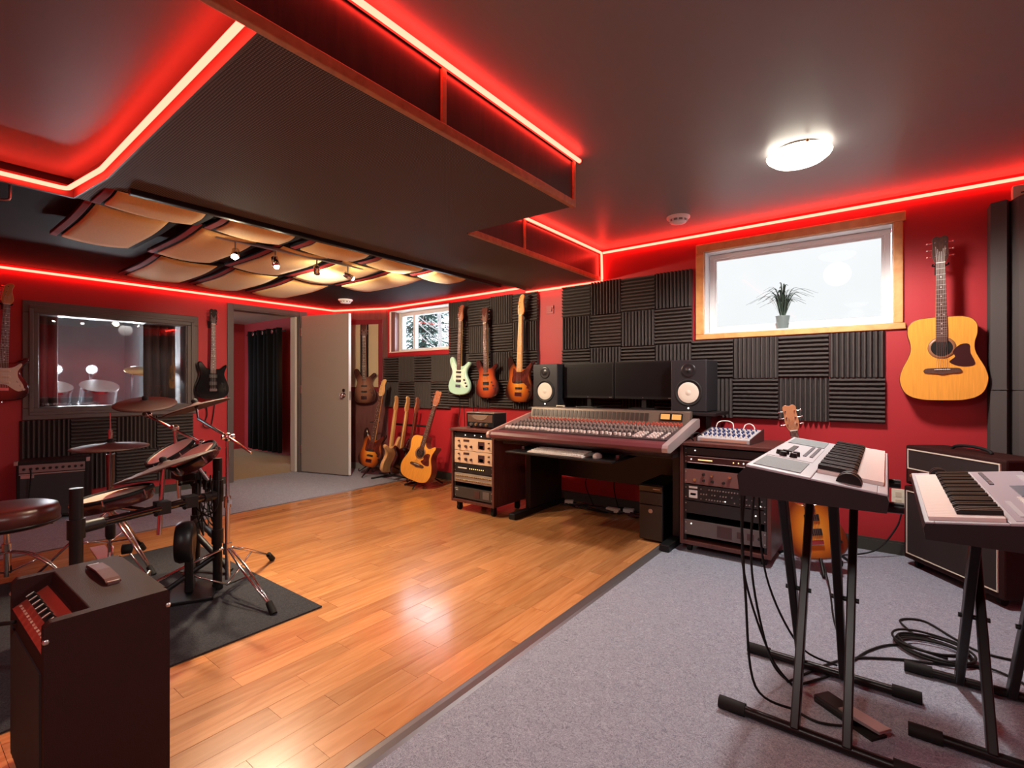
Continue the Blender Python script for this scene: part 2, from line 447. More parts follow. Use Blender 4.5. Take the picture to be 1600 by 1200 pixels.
for (x, ya, yb) in ((-1.372, YF, 2.345), (-2.15, 2.345, YB)):
    B().bx(x-.006, x+.020, ya, yb, ZS-.004, ZS+.034).build('bottom_trim', TRIMWOOD, sof, .003)
    B().bx(x, x+.016, ya, yb, ZH-.045, ZH-.025).build('top_trim', SIDEWOOD, sof)
for (x, y) in ((-1.372, 1.343), (-1.372, 2.335), (-2.15, 2.95), (-2.15, YB-.012)):
    B().bx(x, x+.018, y-.012, y+.012, ZS+.034, ZH-.045).build('upright_trim', TRIMWOOD, sof, .002)
B().prism([(-3.385, .640), (-2.91, .677), (-1.375, .647), (-1.375, .655), (-2.91, .685), (-3.385, .648)], ZS+.0, ZF, FLIP).build('front_fascia', CEILBROWN, sof)
B().bx(-3.385, -3.362, YF, .645, ZS, ZF).build('side_fascia', CEILBROWN, sof)
B().bx(-2.15, -1.36, 2.33, 2.342, ZS+.01, ZH).build('end_panel', SIDEWOOD, sof)
B().bx(-3.010, -2.972, .78, 3.72, ZS-.028, ZL).build('edge_strip', BLACK, sof, .006)
for y in (1.0, 1.62, 2.24, 2.86, 3.4):
    B().ball((-3.011, y, ZS-.008), .006, 8).build('screw', STEEL, sof)

# red LED strips --------------------------------------------------------
def led(pts, label, r=0.0105):
    o = B().tube(pts, r, 8).build('led_strip', LED)
    return tag(o, label, 'light strip', 'red LED strips around the ceiling')
def rounded(pts, rad=0.03):
    out = [Vector(pts[0])]
    for a, b, c in zip(pts[:-2], pts[1:-1], pts[2:]):
        a, b, c = Vector(a), Vector(b), Vector(c)
        u = (a-b).normalized()*rad; v = (c-b).normalized()*rad
        p, q = b+u, b+v
        for i in range(5):
            t = i/4; out.append((1-t)**2*p+2*t*(1-t)*b+t*t*q)
    out.append(Vector(pts[-1])); return out
led(rounded([(-3.338, YF+.02, ZS+.030), (-3.338, .612, ZS+.030), (-2.91, .652, ZS+.030), (-1.39, .622, ZS+.030)]), 'red LED strip along the lower front edge of the soffit, with a kink')
led([(-1.343, YF+.03, ZH-.034), (-1.343, 2.37, ZH-.034)], 'red LED strip above the long wooden soffit side panels')
led(rounded([(-2.12, 2.36, ZH-.034), (-2.12, YB-.03, ZH-.034), (-2.12, YB-.015, ZS-.01), (-3.0, YB-.015, ZS-.012)], .02), 'red LED strip along the short soffit side, dropping down the wall')
led([(-2.11, YB-.018, ZH-.034), (XR-.02, YB-.018, ZH-.034)], 'red LED strip over the large frosted window and acoustic guitar')
led(rounded([(-3.05, YB-.015, ZL-.018), (-5.26, YB-.018, ZL-.028), (-6.0, 3.84, ZL-.032), (XA+.015, YF+.03, ZL-.032)], .02), 'red LED strip over the studio glass, doorway and small window')
# ================================================================== WINDOWS
def frame_rect(mb, x0, x1, z0, z1, wd, y0, y1, M=None, mi=0):
    mb.bx(x0, x1, y0, y1, z1-wd, z1, M, mi); mb.bx(x0, x1, y0, y1, z0, z0+wd, M, mi)
    mb.bx(x0, x0+wd, y0, y1, z0+wd, z1-wd, M, mi); mb.bx(x1-wd, x1, y0, y1, z0+wd, z1-wd, M, mi)
# large frosted window
w1 = thing('window_1', 'wide frosted basement window with honey pine casing', 'window', (0, 0, 0)); del w1['category']; structure(w1)
cs = .066
for (a, b, c, d) in ((WX0-cs, WX1+cs, WZ1, WZ1+cs), (WX0-cs, WX1+cs, WZ0-.042, WZ0), (WX0-cs, WX0, WZ0, WZ1), (WX1, WX1+.052, WZ0, WZ1)):
    B().bx(a, b, YB-.022, YB, c, d).build('casing', PINE, w1, .006)
rv = B()
rv.bx(WX0, WX0+.008, YB-.005, YB+.15, WZ0, WZ1); rv.bx(WX1-.008, WX1, YB-.005, YB+.15, WZ0, WZ1)
rv.bx(WX0, WX1, YB-.005, YB+.15, WZ1-.008, WZ1)
rv.build('reveal', WHITE, w1)
B().bx(WX0, WX1, YB-.018, YB+.15, WZ0, WZ0+.010).build('sill', WHITE, w1, .003)
fr = B(); frame_rect(fr, WX0+.012, WX1-.012, WZ0+.012, WZ1-.01, .036, YB+.098, YB+.15); fr.build('window_frame', WHITE, w1, .004)
fr = B(); frame_rect(fr, WX0+.044, WX1-.044, WZ0+.044, WZ1-.042, .022, YB+.108, YB+.14); fr.build('sash', WHITE, w1, .003)
PANE = emit('frosted_daylight_pane', (0.96, 0.98, 1.0), PANE_POWER, 0.004)
def frosted():
    m = MATS['frosted_daylight_pane']; n, l = nodes(m)
    e = [x for x in n if x.type == 'EMISSION'][0]
    t = n.new('ShaderNodeTexCoord'); nz = n.new('ShaderNodeTexNoise'); nz.inputs['Scale'].default_value = 4
    r = n.new('ShaderNodeValToRGB'); r.color_ramp.elements[0].color = (0.90, 0.93, 0.94, 1); r.color_ramp.elements[1].color = (0.96, 0.98, 1, 1)
    l.new(t.outputs['Object'], nz.inputs[0]); l.new(nz.outputs['Fac'], r.inputs[0]); l.new(r.outputs[0], e.inputs['Color'])
frosted()
B().bx(WX0+.06, WX1-.06, YB+.122, YB+.128, WZ0+.06, WZ1-.06).build('frosted_pane', PANE, w1)

# small clear window
w2 = thing('window_2', 'small clear basement window looking out on trees', 'window'); del w2['category']; structure(w2)
rv = B()
rv.bx(SX0, SX0+.008, YB-.004, YB+.24, SZ0, SZ1); rv.bx(SX1-.008, SX1, YB-.004, YB+.24, SZ0, SZ1)
rv.bx(SX0, SX1, YB-.004, YB+.24, SZ1-.008, SZ1); rv.bx(SX0, SX1, YB-.012, YB+.24, SZ0, SZ0+.012)
rv.build('reveal', mat('cream_reveal', (0.82, 0.72, 0.62), 0.5), w2)
fr = B(); frame_rect(fr, SX0+.01, SX1-.01, SZ0+.012, SZ1-.01, .045, YB+.17, YB+.235); fr.build('window_frame', WHITE, w2, .004)
B().bx(SX0+.26, SX0+.30, YB+.175, YB+.23, SZ0+.05, SZ1-.05).build('mullion', WHITE, w2, .003)
CLEAR = glass('clear_glass', (0.97, 0.99, 1.0), 0.0)
for a, b in ((SX0+.05, SX0+.262), (SX0+.298, SX1-.05)):
    B().bx(a, b, YB+.199, YB+.204, SZ0+.05, SZ1-.05).build('pane', CLEAR, w2)
cas = B(); cs2 = .028
frame_rect(cas, SX0-cs2, SX1+cs2, SZ0-cs2*2, SZ1+cs2, cs2, YB-.014, YB); cas.build('casing', RED, w2, .003)

# outside: snowy ground and trees
structure(B().bx(-60, 20, YB+.45, 80, 1.30, 1.38).build('ground', mat('pale_winter_ground', (0.62, 0.64, 0.64), 0.9, var=.15, vscale=2)))
def conifer(name, label, loc, h, rad, seed):
    t = thing(name, label, 'tree', loc, 0, 'trees outside the small window'); r = random.Random(seed)
    B().cyl((0, 0, 0), (0, 0, h), .10, .02, 8).build('trunk', mat('bark', (0.10, 0.075, 0.06), .9, var=.3), t)
    vs = []; fs = []
    for i in range(16000):
        z = h*(.08+.92*(r.random()**1.2)); R = rad*(1.05-z/h)*math.sqrt(r.random())*(0.7+.5*math.sin(z*7)**2); a = r.random()*2*PI
        c = Vector((R*math.cos(a), R*math.sin(a), z-.3*R)); b = len(vs)
        d = Vector((math.cos(a), math.sin(a), -.4+.5*r.random()))*(.12+.14*r.random()); s = Vector((-math.sin(a), math.cos(a), .3*(r.random()-.5)))*.04
        vs += [tuple(c-s), tuple(c+s), tuple(c+d)]; fs.append((b, b+1, b+2))
    m = MB(); m.v = vs; m.f = fs; m.mi = [0]*len(fs); m.sm = [False]*len(fs)
    stuff(m.build('needles', mat('blue_green_needles', (0.085, 0.135, 0.105), .8, var=.4, vscale=6), t))
conifer('conifer', 'blue green conifer outside the left of the small window', (-11.6, 10.6, 1.2), 4.4, 1.5, 4)
def bare(name, label, loc, h, seed):
    t = thing(name, label, 'tree', loc, 0, 'trees outside the small window'); r = random.Random(seed)
    bark = mat('grey_bark', (0.12, 0.105, 0.095), .9, var=.3)
    B().tube(smoothline([(0, 0, 0), (.05, 0, h*.3), (-.04, 0, h*.6), (.05, 0, h)], 6), .055, 8).build('trunk', bark, t)
    for i in range(14):
        z = h*(.15+.06*i); a = r.random()*2*PI; L = .5+r.random()*.9
        p = [(0, 0, z), (L*.4*math.cos(a), L*.4*math.sin(a), z+.25*L), (L*math.cos(a), L*math.sin(a), z+.75*L)]
        o = B(); o.tube(smoothline(p, 4), .016, 5)
        for j in range(4):
            q = Vector(p[1])+(Vector(p[2])-Vector(p[1]))*(j/4); e = q+Vector((r.uniform(-.3, .3), r.uniform(-.3, .3), r.uniform(.1, .35)))
            o.tube([q, e], .007, 4)
        o.build('branch', bark, t)
bare('bare_tree', 'slim bare tree outside the middle of the small window', (-9.7, 9.4, 1.2), 4.2, 3)
bare('bare_tree', 'bare forked tree outside the right of the small window', (-8.9, 9.6, 1.2), 3.6, 9)
def shrub(label, loc, seed):
    r = random.Random(seed); t = thing('garden_shrub', label, 'shrub', loc, 0, 'shrubs outside the small window')
    o = B()
    for i in range(60):
        a = r.random()*2*PI; L = .4+.6*r.random(); k = r.random()
        o.tube(smoothline([(0, 0, 0), (L*.3*math.cos(a), L*.3*math.sin(a), L*.5*k+.1), (L*math.cos(a), L*math.sin(a), L*k)], 3), .012, 4)
    stuff(o.build('twigs', mat('green_twigs', (0.12, 0.15, 0.11), .9), t))
shrub('tangled shrub below the conifer outside the small window', (-10.6, 9.8, 1.36), 2)
shrub('tangled shrub below the bare trees outside the small window', (-9.3, 9.2, 1.36), 5)

# framed inner window; cream and black sheets paint the room reflected in it
w3 = thing('window_3', 'dark red framed inner window in the angled corner wall', 'window'); del w3['category']; structure(w3)
REDTRIM = mat('dark_red_trim', (0.20, 0.018, 0.028), 0.4)
m_ = B(); frame_rect(m_, .13, .76, 1.04, 2.0, .06, -.022, 0.0, DIAG); m_.build('window_frame', REDTRIM, w3, .003)
B().bx(.19, .43, -.010, 0, 1.10, 1.94, DIAG).build('blind', mat('cream_blind', (0.72, 0.56, 0.36), .7), w3)
B().bx(.55, .70, -.010, 0, 1.10, 1.94, DIAG).build('blind', MATS['cream_blind'], w3)
B().bx(.43, .55, -.014, 0, 1.10, 1.94, DIAG).build('dark_gap', BLACK, w3)
B().bx(.19, .70, -.019, -.016, 1.10, 1.94, DIAG).build('pane', glass('inner_glass', (.95, .95, .95), .03), w3)

# ================================================================== STUDIO GLASS (wall_left) and booth
w4 = thing('window_4', 'studio control window with grey moulded frame', 'window'); del w4['category']; structure(w4)
AM = Matrix(((0, -1, 0, XA), (1, 0, 0, 0), (0, 0, 1, 0), (0, 0, 0, 1)))      # local x -> +Y along wall, local y -> -X into wall
fr = B(); frame_rect(fr, .805, 2.185, .82, 1.88, .105, -.022, 0, AM); fr.build('window_frame', GREYPAINT, w4, .006)
fr = B(); frame_rect(fr, .845, 2.145, .86, 1.84, .03, -.034, -.02, AM); fr.build('frame_moulding', GREYPAINT, w4, .005)
rv = B(); frame_rect(rv, GY0-.004, GY1+.004, GZ0-.004, GZ1+.004, .022, 0.0, .16, AM); rv.build('reveal', GREYPAINT, w4)
B().bx(GY0+.015, GY1-.015, .055, .061, GZ0+.015, GZ1-.015, AM).build('pane', glass('studio_glass', (.86, .87, .88), .10), w4)
BOOTHW = mat('booth_wall_grey', (0.20, 0.20, 0.205), .8, var=.2, vscale=1.5)
b = B(); b.bx(-8.75, -8.65, .1, 2.3, 0, 2.3); b.bx(-8.75, -6.19, .1, .2, 0, 2.3); b.bx(-8.75, -6.19, 2.2, 2.28, 0, 2.3)
structure(b.build('wall_booth', BOOTHW))
structure(B().bx(-8.75, -6.19, .1, 2.28, 2.22, 2.3).build('ceiling_booth', mat('booth_ceiling', (0.16, 0.14, 0.13), .7)))
def curtain(name, label, x0, x1, z0, z1, M, m, folds, amp=.035, group=None):
    n = folds*8; vs = []; fs = []
    rr = random.Random(folds)
    ph = [rr.uniform(-.5, .5) for _ in range(folds+2)]
    for j, z in enumerate((z1, (z0+z1)/2, z0)):
        for i in range(n+1):
            u = i/n; a = amp*(1+.35*math.sin(3*u*folds+j))*math.sin(2*PI*folds*u+ph[int(u*folds)]*(j*.4))
            vs.append((x0+(x1-x0)*u, a, z))
    for j in range(2):
        for i in range(n): fs.append((j*(n+1)+i, j*(n+1)+i+1, (j+1)*(n+1)+i+1, (j+1)*(n+1)+i))
    o = B().add(vs, fs, M, 0, True).build(name, m)
    so = o.modifiers.new('thick', 'SOLIDIFY'); so.thickness = .006
    return tag(o, label, 'curtain', group)
BCUR = mat('brown_curtain', (0.075, 0.035, 0.028), .8, var=.2, vscale=5)
curtain('booth_curtain', 'brown curtain at the left inside the studio glass', .84, 1.08, .5, 1.88, AM @ T((0, .26, 0)), BCUR, 3, .03)
curtain('booth_curtain', 'brown curtain at the right inside the studio glass', 1.76, 2.05, .5, 1.88, AM @ T((0, .26, 0)), BCUR, 4, .03)
for i, (y, z, nm) in enumerate(((1.26, 1.305, 'leftmost'), (1.57, 1.31, 'middle'), (1.97, 1.31, 'rightmost'))):
    t = thing('stage_light', '%s white stage lamp glowing behind the studio glass' % nm, 'stage light', (-7.4, y, z), 0, 'stage lamps in the booth')
    B().cyl((-.10, 0, 0), (0.02, 0, 0), .045, .055, 14).build('housing', BLACK, t)
    B().cyl((.021, 0, 0), (.024, 0, 0), .036, .036, 14).build('lens', emit('white_stage_lamp', (0.95, 0.98, 1.0), 120), t)
    B().bx(-.06, -.04, -.012, .012, -z+.001, -.04).build('stand', MATTE, t)
    L = bpy.data.lights.new('stage_beam', 'POINT'); L.energy = 22; L.color = (.92, .96, 1.0); L.shadow_soft_size = .03
    lo = bpy.data.objects.new('stage_beam', L); COL.objects.link(lo); lo.parent = t; lo.location = (.07, 0, 0)
# drum kit behind the glass
t = thing('acoustic_drum_kit', 'silvery drum kit standing in the booth behind the glass', 'drum kit', (-6.98, 1.33, .25))
B().bx(-.6, .45, -.85, .8, -.249, 0).build('riser', mat('pale_riser', (.5, .5, .52), .6), t, .005)
SHELL = mat('silver_shell', (.45, .47, .50), .25, .7)
def drum(name, c, r, d, axis, par):
    M = T(c) @ axis
    o = B().lathe([(r, -d/2), (r, d/2)], 24, M).build(name, SHELL, par)
    B().lathe([(r*.97, d/2+.001), (r*.97, d/2+.006)], 24, M).build('drum_head', mat('white_drum_head', (.75, .75, .74), .5), o)
    for k in (-1, 1): B().lathe([(r+.012, k*d/2-.012), (r+.012, k*d/2+.012)], 24, M).build('hoop', CHROME, o)
drum('bass_drum', (0, 0, .30), .29, .40, RY(PI/2), t); drum('rack_tom', (.05, -.18, .76), .15, .2, RY(.4), t); drum('rack_tom', (.05, .20, .76), .16, .22, RY(.4), t)
drum('floor_tom', (-.3, .50, .42), .2, .4, Matrix.Identity(4), t)
for (y, z) in ((-.55, 1.02), (.62, 1.05)):
    B().lathe([(.01, .02), (.05, .012), (.2, -.012), (.2, -.015), (.02, .01)], 24, T((.1, y, z)) @ RY(.3)).build('cymbal', mat('brass_cymbal', (.7, .5, .22), .3, 1), t)
    B().cyl((.1, y, 0), (.1, y, z), .012, .012, 8).build('cymbal_stand', CHROME, t)

# ================================================================== DOORWAY and hall
d1 = thing('door_1', 'grey door casing around the open doorway', 'door'); del d1['category']; structure(d1)
for (a, b, c, d) in ((DY0-.062, DY0, 0, DZ+.055), (DY1, DY1+.09, 0, DZ+.055), (DY0, DY1, DZ, DZ+.055)):
    B().bx(a, b, -.02, 0, c, d, AM).build('casing', GREYPAINT, d1, .004)
j = B(); j.bx(DY0-.002, DY0+.012, 0, .16, 0, DZ, AM); j.bx(DY1-.012, DY1+.002, 0, .16, 0, DZ, AM); j.bx(DY0, DY1, 0, .16, DZ-.012, DZ, AM)
j.build('jamb', GREYPAINT, d1)
B().bx(DY1-.040, DY1-.012, .05, .16, 0.005, DZ-.012, AM).build('door_stop', mat('pale_jamb', (.55, .50, .46), .5), d1)
dl = thing('door_2', 'flat grey door leaf standing open into the room', 'door', (XA+.02, DY1+.03, 0), math.radians(15)); del dl['category']; structure(dl)
GREYDOOR = mat('warm_grey_door_paint', (0.285, 0.25, 0.225), .38, bump=.03, bscale=90)
B().bx(0, .76, -.022, .022, .012, DZ-.004).build('door_leaf', GREYDOOR, dl, .003)
B().bx(.7605, .763, -.021, .021, .012, DZ-.004).build('edge_strip', mat('white_door_edge', (.82, .82, .82), .35), dl)
B().bx(.7632, .7655, -.012, .012, .94, 1.05).build('latch_plate', STEEL, dl)
kn = B(); kn.cyl((.695, -.022, 1.0), (.695, -.03, 1.0), .03, .03, 16); kn.cyl((.695, -.03, 1.0), (.695, -.06, 1.0), .011, .011, 10)
kn.lathe([(.010, 0), (.024, .006), (.028, .018), (.022, .032), (.004, .036)], 16, T((.695, -.055, 1.0)) @ RX(PI/2)); kn.build('door_knob', CHROME, dl)
kn = B(); kn.cyl((.695, -.022, 1.06), (.695, -.036, 1.06), .024, .022, 14); kn.build('deadbolt', CHROME, dl)
for z in (.25, 1.02, 1.76):
    B().bx(-.02, .004, -.03, -.02, z, z+.1).build('hinge', STEEL, dl)
h = B(); h.bx(-9.2, -9.1, 2.28, 4.3, 0, 2.3); h.bx(-9.2, XA-.16, 4.05, 4.15, 0, 2.3); h.bx(-8.7, XA-.16, 2.29, 2.36, 0, 2.3)
structure(h.build('wall_hall', mat('hall_red_paint', (.42, .035, .045), .6)))
structure(B().bx(-9.2, XA-.16, 2.28, 4.15, 2.2, 2.3).build('ceiling_hall', mat('hall_ceiling', (.40, .34, .28), .8)))
BLKCUR = mat('black_velvet_curtain', (.004, .004, .005), .8, spec=.2)
curtain('hall_curtain', 'long black curtain hanging in the hall beyond the doorway', -8.62, -7.50, .06, 2.02, T((0, 3.90, 0)), BLKCUR, 7, .05)
rod = thing('curtain_rod', 'dark rod with silver rings above the black curtain', 'curtain rod', (-8.06, 3.90, 1.97))
B().cyl((-.62, 0, 0), (.66, 0, 0), .012, .012, 10).build('rod', MATTE, rod)
for i in range(7):
    B().lathe([(.026, -.006), (.032, -.006), (.032, .006), (.026, .006)], 14, T((-.5+.16*i, -.03, 0)) @ RY(.6) @ RX(PI/2)).build('ring', CHROME, rod)
sc_ = thing('wall_sconce', 'small glowing amber sconce on the hall wall', 'lamp', (-7.10, 4.05, 1.45))
B().bx(-.03, .03, -.02, 0, -.16, .16).build('backplate', STEEL, sc_)
B().prism([(-.045, -.15), (.045, -.15), (.055, .15), (-.055, .15)], -.08, -.02).build('shade', emit('amber_shade', (1.0, .42, .12), 9), sc_)
hl = thing('hall_ceiling_lamp', 'warm ceiling lamp of the hall above the doorway carpet', 'lamp', (-7.0, 3.0, 2.2))
B().lathe([(.12, 0), (.12, -.02), (.09, -.06), (.02, -.075)], 20).build('bowl', emit('warm_hall_bowl', (1.0, .78, .5), 10), hl)
B().lathe([(.125, 0), (.125, -.012)], 20).build('rim', STEEL, hl)

# ================================================================== ACOUSTIC FOAM
TS = 0.314
def foam_mesh(ts, hs, n=10):
    o = B(); o.bx(-ts/2, ts/2, -.014, 0, -hs/2, hs/2)
    p = hs/n
    for i in range(n):
        z = -hs/2+p*i
        vs = []
        for x in (-ts/2, ts/2): vs += [(x, -.014, z+.001), (x, -.046, z+p*.36), (x, -.046, z+p*.64), (x, -.014, z+p-.001)]
        o.add(vs, [(0, 1, 5, 4), (1, 2, 6, 5), (2, 3, 7, 6), (0, 3, 2, 1), (4, 5, 6, 7)])
    return o.mesh('foam_tile', FOAM)
FM = {}
def foam_array(label, x0, ztop, cols, rows, tw, th, first, M, skip=()):
    a = thing('acoustic_foam_array', label, 'acoustic foam', (0, 0, 0), 0, 'charcoal wedge foam tiles on the walls')
    a.matrix_world = M
    mh = foam_mesh(tw-.003, th-.003); mv = foam_mesh(th-.003, tw-.003)
    for r in range(rows):
        for c in range(cols):
            if (r, c) in skip: continue
            o = bpy.data.objects.new('foam_tile', mv if (r+c+first) % 2 else mh); COL.objects.link(o); o.parent = a
            o.location = (x0+tw*(c+.5), random.uniform(-.002, 0), ztop-th*(r+.5))
            if (r+c+first) % 2: o.rotation_euler = (0, PI/2, 0)
    return a
WB = T((0, YB, 0))
foam_array('charcoal foam tiles under the small clear window', -5.316, 1.491, 4, 2, .303, .325, 0, WB)
foam_array('charcoal foam tiles behind the three hanging electric guitars', -4.104, 2.098, 4, 4, .316, .306, 1, WB)
foam_array('charcoal foam tiles behind the computer monitors', -2.548, 2.10, 4, 4, .315, .31, 0, WB)
foam_array('charcoal foam tiles below the wide frosted window', -1.288, 1.50, 4, 2, .32, .315, 0, WB)
foam_array('charcoal foam tiles under the studio control glass', .788, .817, 4, 2, .336, .336, 1, AM)
# corner wedge columns on the right
def wedge_column(label, z0, z1):
    t = thing('corner_bass_trap', label, 'acoustic foam', (0, 0, 0), 0, 'tall foam bass traps in the right corner')
    o = B(); ws = [(.49, YB), (.49, 4.05), (.555, 4.02), (.575, 4.07), (.60, 3.99), (.62, 3.96), (.655, 4.01), (.70, 3.90), (.80, 3.82), (.84, 3.86), (.93, 3.74), (XR-.002, 3.66), (XR-.002, YB-.002)]
    o.prism([(x, y-.002) for x, y in ws], z0, z1, FLIP); o.build('foam_block', FOAM, t)
wedge_column('tall ridged foam bass trap, upper block above the amplifier head', 1.105, 2.215)
wedge_column('tall ridged foam bass trap, lower block behind the amplifier', 0.002, 1.10)
jb = thing('wall_speaker_box', 'small pale box on the wall above the corner bass trap', 'wall box', (.68, YB, 2.27))
B().bx(-.085, .085, -.05, 0, -.045, .05).build('housing', CREAM, jb, .004); B().bx(-.05, .05, -.052, -.05, .0, .006).build('slot', BLACK, jb)

# ================================================================== CEILING CLOUD PANELS
AMBER = mat('amber_cloud_fabric', (0.84, 0.53, 0.19), .85, var=.06, vscale=120, bump=.1, bscale=400, sheen=.2)
def cloud(x0, x1, y0, y1, label, zc=2.085, sgn=1):
    t = thing('ceiling_cloud_panel', label, 'acoustic panel', ((x0+x1)/2, (y0+y1)/2, zc), 0, 'curved amber cloud panels under the low ceiling')
    def sheet(hx, hy, dz, thick, m, name, v0=-1, v1=1):
        n = 10; vs = []; fs = []
        for s in (0, 1):
            for i in range(n+1):
                for j_ in range(n+1):
                    u = -1+2*i/n; v = v0+(v1-v0)*j_/n
                    z = -.016*(1-v*v)+.016*u*abs(u)*sgn + .016*u*u
                    vs.append((u*hx, v*hy, z+dz+s*thick))
        k = (n+1)**2
        for i in range(n):
            for j_ in range(n):
                a = i*(n+1)+j_; fs.append((a, a+1, a+n+2, a+n+1)); fs.append((k+a, k+a+n+1, k+a+n+2, k+a+1))
        for i in range(n):
            for a, b in ((i*(n+1), (i+1)*(n+1)), (i*(n+1)+n, (i+1)*(n+1)+n), (i, i+1), (n*(n+1)+i, n*(n+1)+i+1)): fs.append((a, b, k+b, k+a))
        B().add(vs, fs, None, 0, True).build(name, m, t)
    hx, hy = (x1-x0)/2, (y1-y0)/2
    sheet(hx, hy, 0, .012, AMBER, 'amber_face'); sheet(hx+.05, hy+.048, .016, .018, mat('matte_black_backing', (.010, .008, .009), .8, spec=.15), 'black_backing')
    sheet(hx+.045, hy+.048, .012, .004, mat('dark_red_edge_cloth', (.26, .012, .016), .8), 'red_edge', -1, -.86)  # red LED glow on the black margin, painted as a strip
nm = ['nearest', 'second', 'third', 'fourth', 'farthest']
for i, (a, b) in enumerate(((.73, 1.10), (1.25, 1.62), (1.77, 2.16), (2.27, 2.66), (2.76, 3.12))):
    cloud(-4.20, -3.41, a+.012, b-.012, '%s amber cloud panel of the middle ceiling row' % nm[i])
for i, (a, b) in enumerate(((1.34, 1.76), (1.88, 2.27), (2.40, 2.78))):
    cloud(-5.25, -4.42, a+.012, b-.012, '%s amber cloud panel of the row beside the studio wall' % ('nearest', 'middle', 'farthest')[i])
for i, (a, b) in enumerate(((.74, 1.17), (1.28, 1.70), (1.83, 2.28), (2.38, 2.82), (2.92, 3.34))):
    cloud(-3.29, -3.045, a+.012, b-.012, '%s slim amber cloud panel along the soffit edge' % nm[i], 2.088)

# ================================================================== TRACK SPOTS
SPOTB = emit('warm_spot_bulb', (1.0, .84, .62), 160)
trk = thing('track_rail', 'thin steel track rail carrying the four spotlights', 'track light', (-3.46, 1.92, 2.10))
B().bx(-.012, .012, -.56, .56, -.01, .01).build('rail', STEEL, trk, .002)
for y in (-.4, .4): B().cyl((0, y, .01), (0, y, .07), .006, .006, 8).build('hanger', STEEL, trk)
spots = [(-3.46, 1.48, (.70, -.40, -1.0), 'nearest track spotlight, shining toward the camera'), (-3.46, 1.75, (.25, .1, -1), 'second track spotlight, pointing down at the laminate'),
         (-3.46, 2.07, (-2.1, 1.5, -1.1), 'third track spotlight, turned sideways'), (-3.46, 2.34, (.5, 1.7, -.8), 'farthest track spotlight, tilted toward the guitar wall')]
for i, (x, y, d, lab) in enumerate(spots):
    t = thing('track_spotlight', lab, 'spotlight', (x, y, 2.09), 0, 'spotlights on the ceiling track')
    d = Vector(d).normalized(); q = d.to_track_quat('Z', 'Y').to_matrix().to_4x4()
    B().cyl((0, 0, 0), (0, 0, -.055), .005, .005, 8).build('stem', STEEL, t)
    M = T((0, 0, -.075)) @ q
    B().lathe([(.012, -.035), (.022, -.03), (.026, .04), (.023, .042), (.021, .01)], 18, M).build('can', CHROME, t)
    B().ball((0, 0, .040), .018, 12, M).build('bulb', SPOTB, t)
    L = bpy.data.lights.new('spot_beam', 'SPOT'); L.energy = SPOT_POWER; L.color = (1.0, .80, .56); L.spot_size = math.radians(105); L.spot_blend = .8; L.shadow_soft_size = .03
    lo = bpy.data.objects.new('spot_beam', L); COL.objects.link(lo); lo.parent = t
    lo.matrix_local = T(Vector((0, 0, -.075))+d*.075) @ (-d).to_track_quat('Z', 'Y').to_matrix().to_4x4()

# ================================================================== CEILING LAMPS and detectors
BOWL = emit('opal_glass_bowl', (1.0, .92, .76), 5.0)
def ceiling_lamp(loc, label, power, col):
    t = thing('ceiling_lamp', label, 'ceiling lamp', loc, 0, 'opal glass ceiling lamps')
    B().lathe([(.11, 0), (.11, -.02), (.095, -.028)], 28).build('base', mat('dark_bronze', (.06, .04, .03), .4, .6), t)
    B().lathe([(.150, -.026), (.155, -.032), (.148, -.044), (.120, -.066), (.070, -.084), (.006, -.09)], 32).build('bowl', BOWL, t)
    L = bpy.data.lights.new('bulb_light', 'SPOT'); L.energy = power; L.color = col; L.spot_size = math.radians(172); L.spot_blend = .35; L.shadow_soft_size = .11
    lo = bpy.data.objects.new('bulb_light', L); COL.objects.link(lo); lo.parent = t; lo.location = (0, 0, -.215)
    for k in range(3):
        a = 2*PI*k/3+.9; B().ball((.15*math.cos(a), .15*math.sin(a), -.026), .010, 8).build('clip', mat('brass', (.6, .42, .2), .3, 1), t)
ceiling_lamp((-.375, 3.02, ZH), 'opal glass ceiling lamp glowing near the large window', LAMP_POWER, (1.0, .95, .88))
ceiling_lamp((-.375, -.55, ZH), 'opal glass ceiling lamp behind the viewpoint', LAMP_POWER*.48, (1.0, .96, .92))  # added lamp out of view, brightens the foreground
def detector(loc, label, r):
    t = thing('smoke_detector', label, 'smoke detector', loc)
    B().lathe([(r, 0), (r, -.010), (r*.86, -.022)], 26).build('base', WHITE, t)
    B().lathe([(r*.72, -.022), (r*.70, -.036)], 26).build('vent_ring', mat('grey_vent', (.25, .24, .24), .6), t)
    for k in range(10):
        a = 2*PI*k/10; B().box((0, 0, 0), (.006, .012, .016), T((r*.73*math.cos(a), r*.73*math.sin(a), -.029)) @ RZ(a)).build('rib', WHITE, t)
    B().lathe([(r*.68, -.036), (r*.66, -.045), (r*.3, -.05), (.004, -.05)], 26).build('cap', WHITE, t)
detector((-1.25, 3.70, ZH), 'white smoke detector on the ceiling near the frosted window', .085)
detector((-5.25, 3.52, ZL), 'white smoke detector on the low ceiling above the open door', .085)
hk = thing('ceiling_hook', 'bent metal hook hanging from the ceiling at the left edge', 'hook', (-3.46, .42, ZL))
B().cyl((0, 0, 0), (0, 0, -.012), .022, .022, 14).build('plate', MATTE, hk)
B().tube(smoothline([(0, 0, -.01), (0, 0, -.10), (-.005, -.012, -.118), (-.03, -.045, -.115), (-.06, -.09, -.105)], 6), .006, 8).build('rod', STEEL, hk)
B().tube(smoothline([(-.03, -.045, -.085), (-.035, -.05, -.12), (-.04, -.06, -.2), (-.05, -.075, -.30)], 6), .004, 6).build('cord', STEEL, hk)
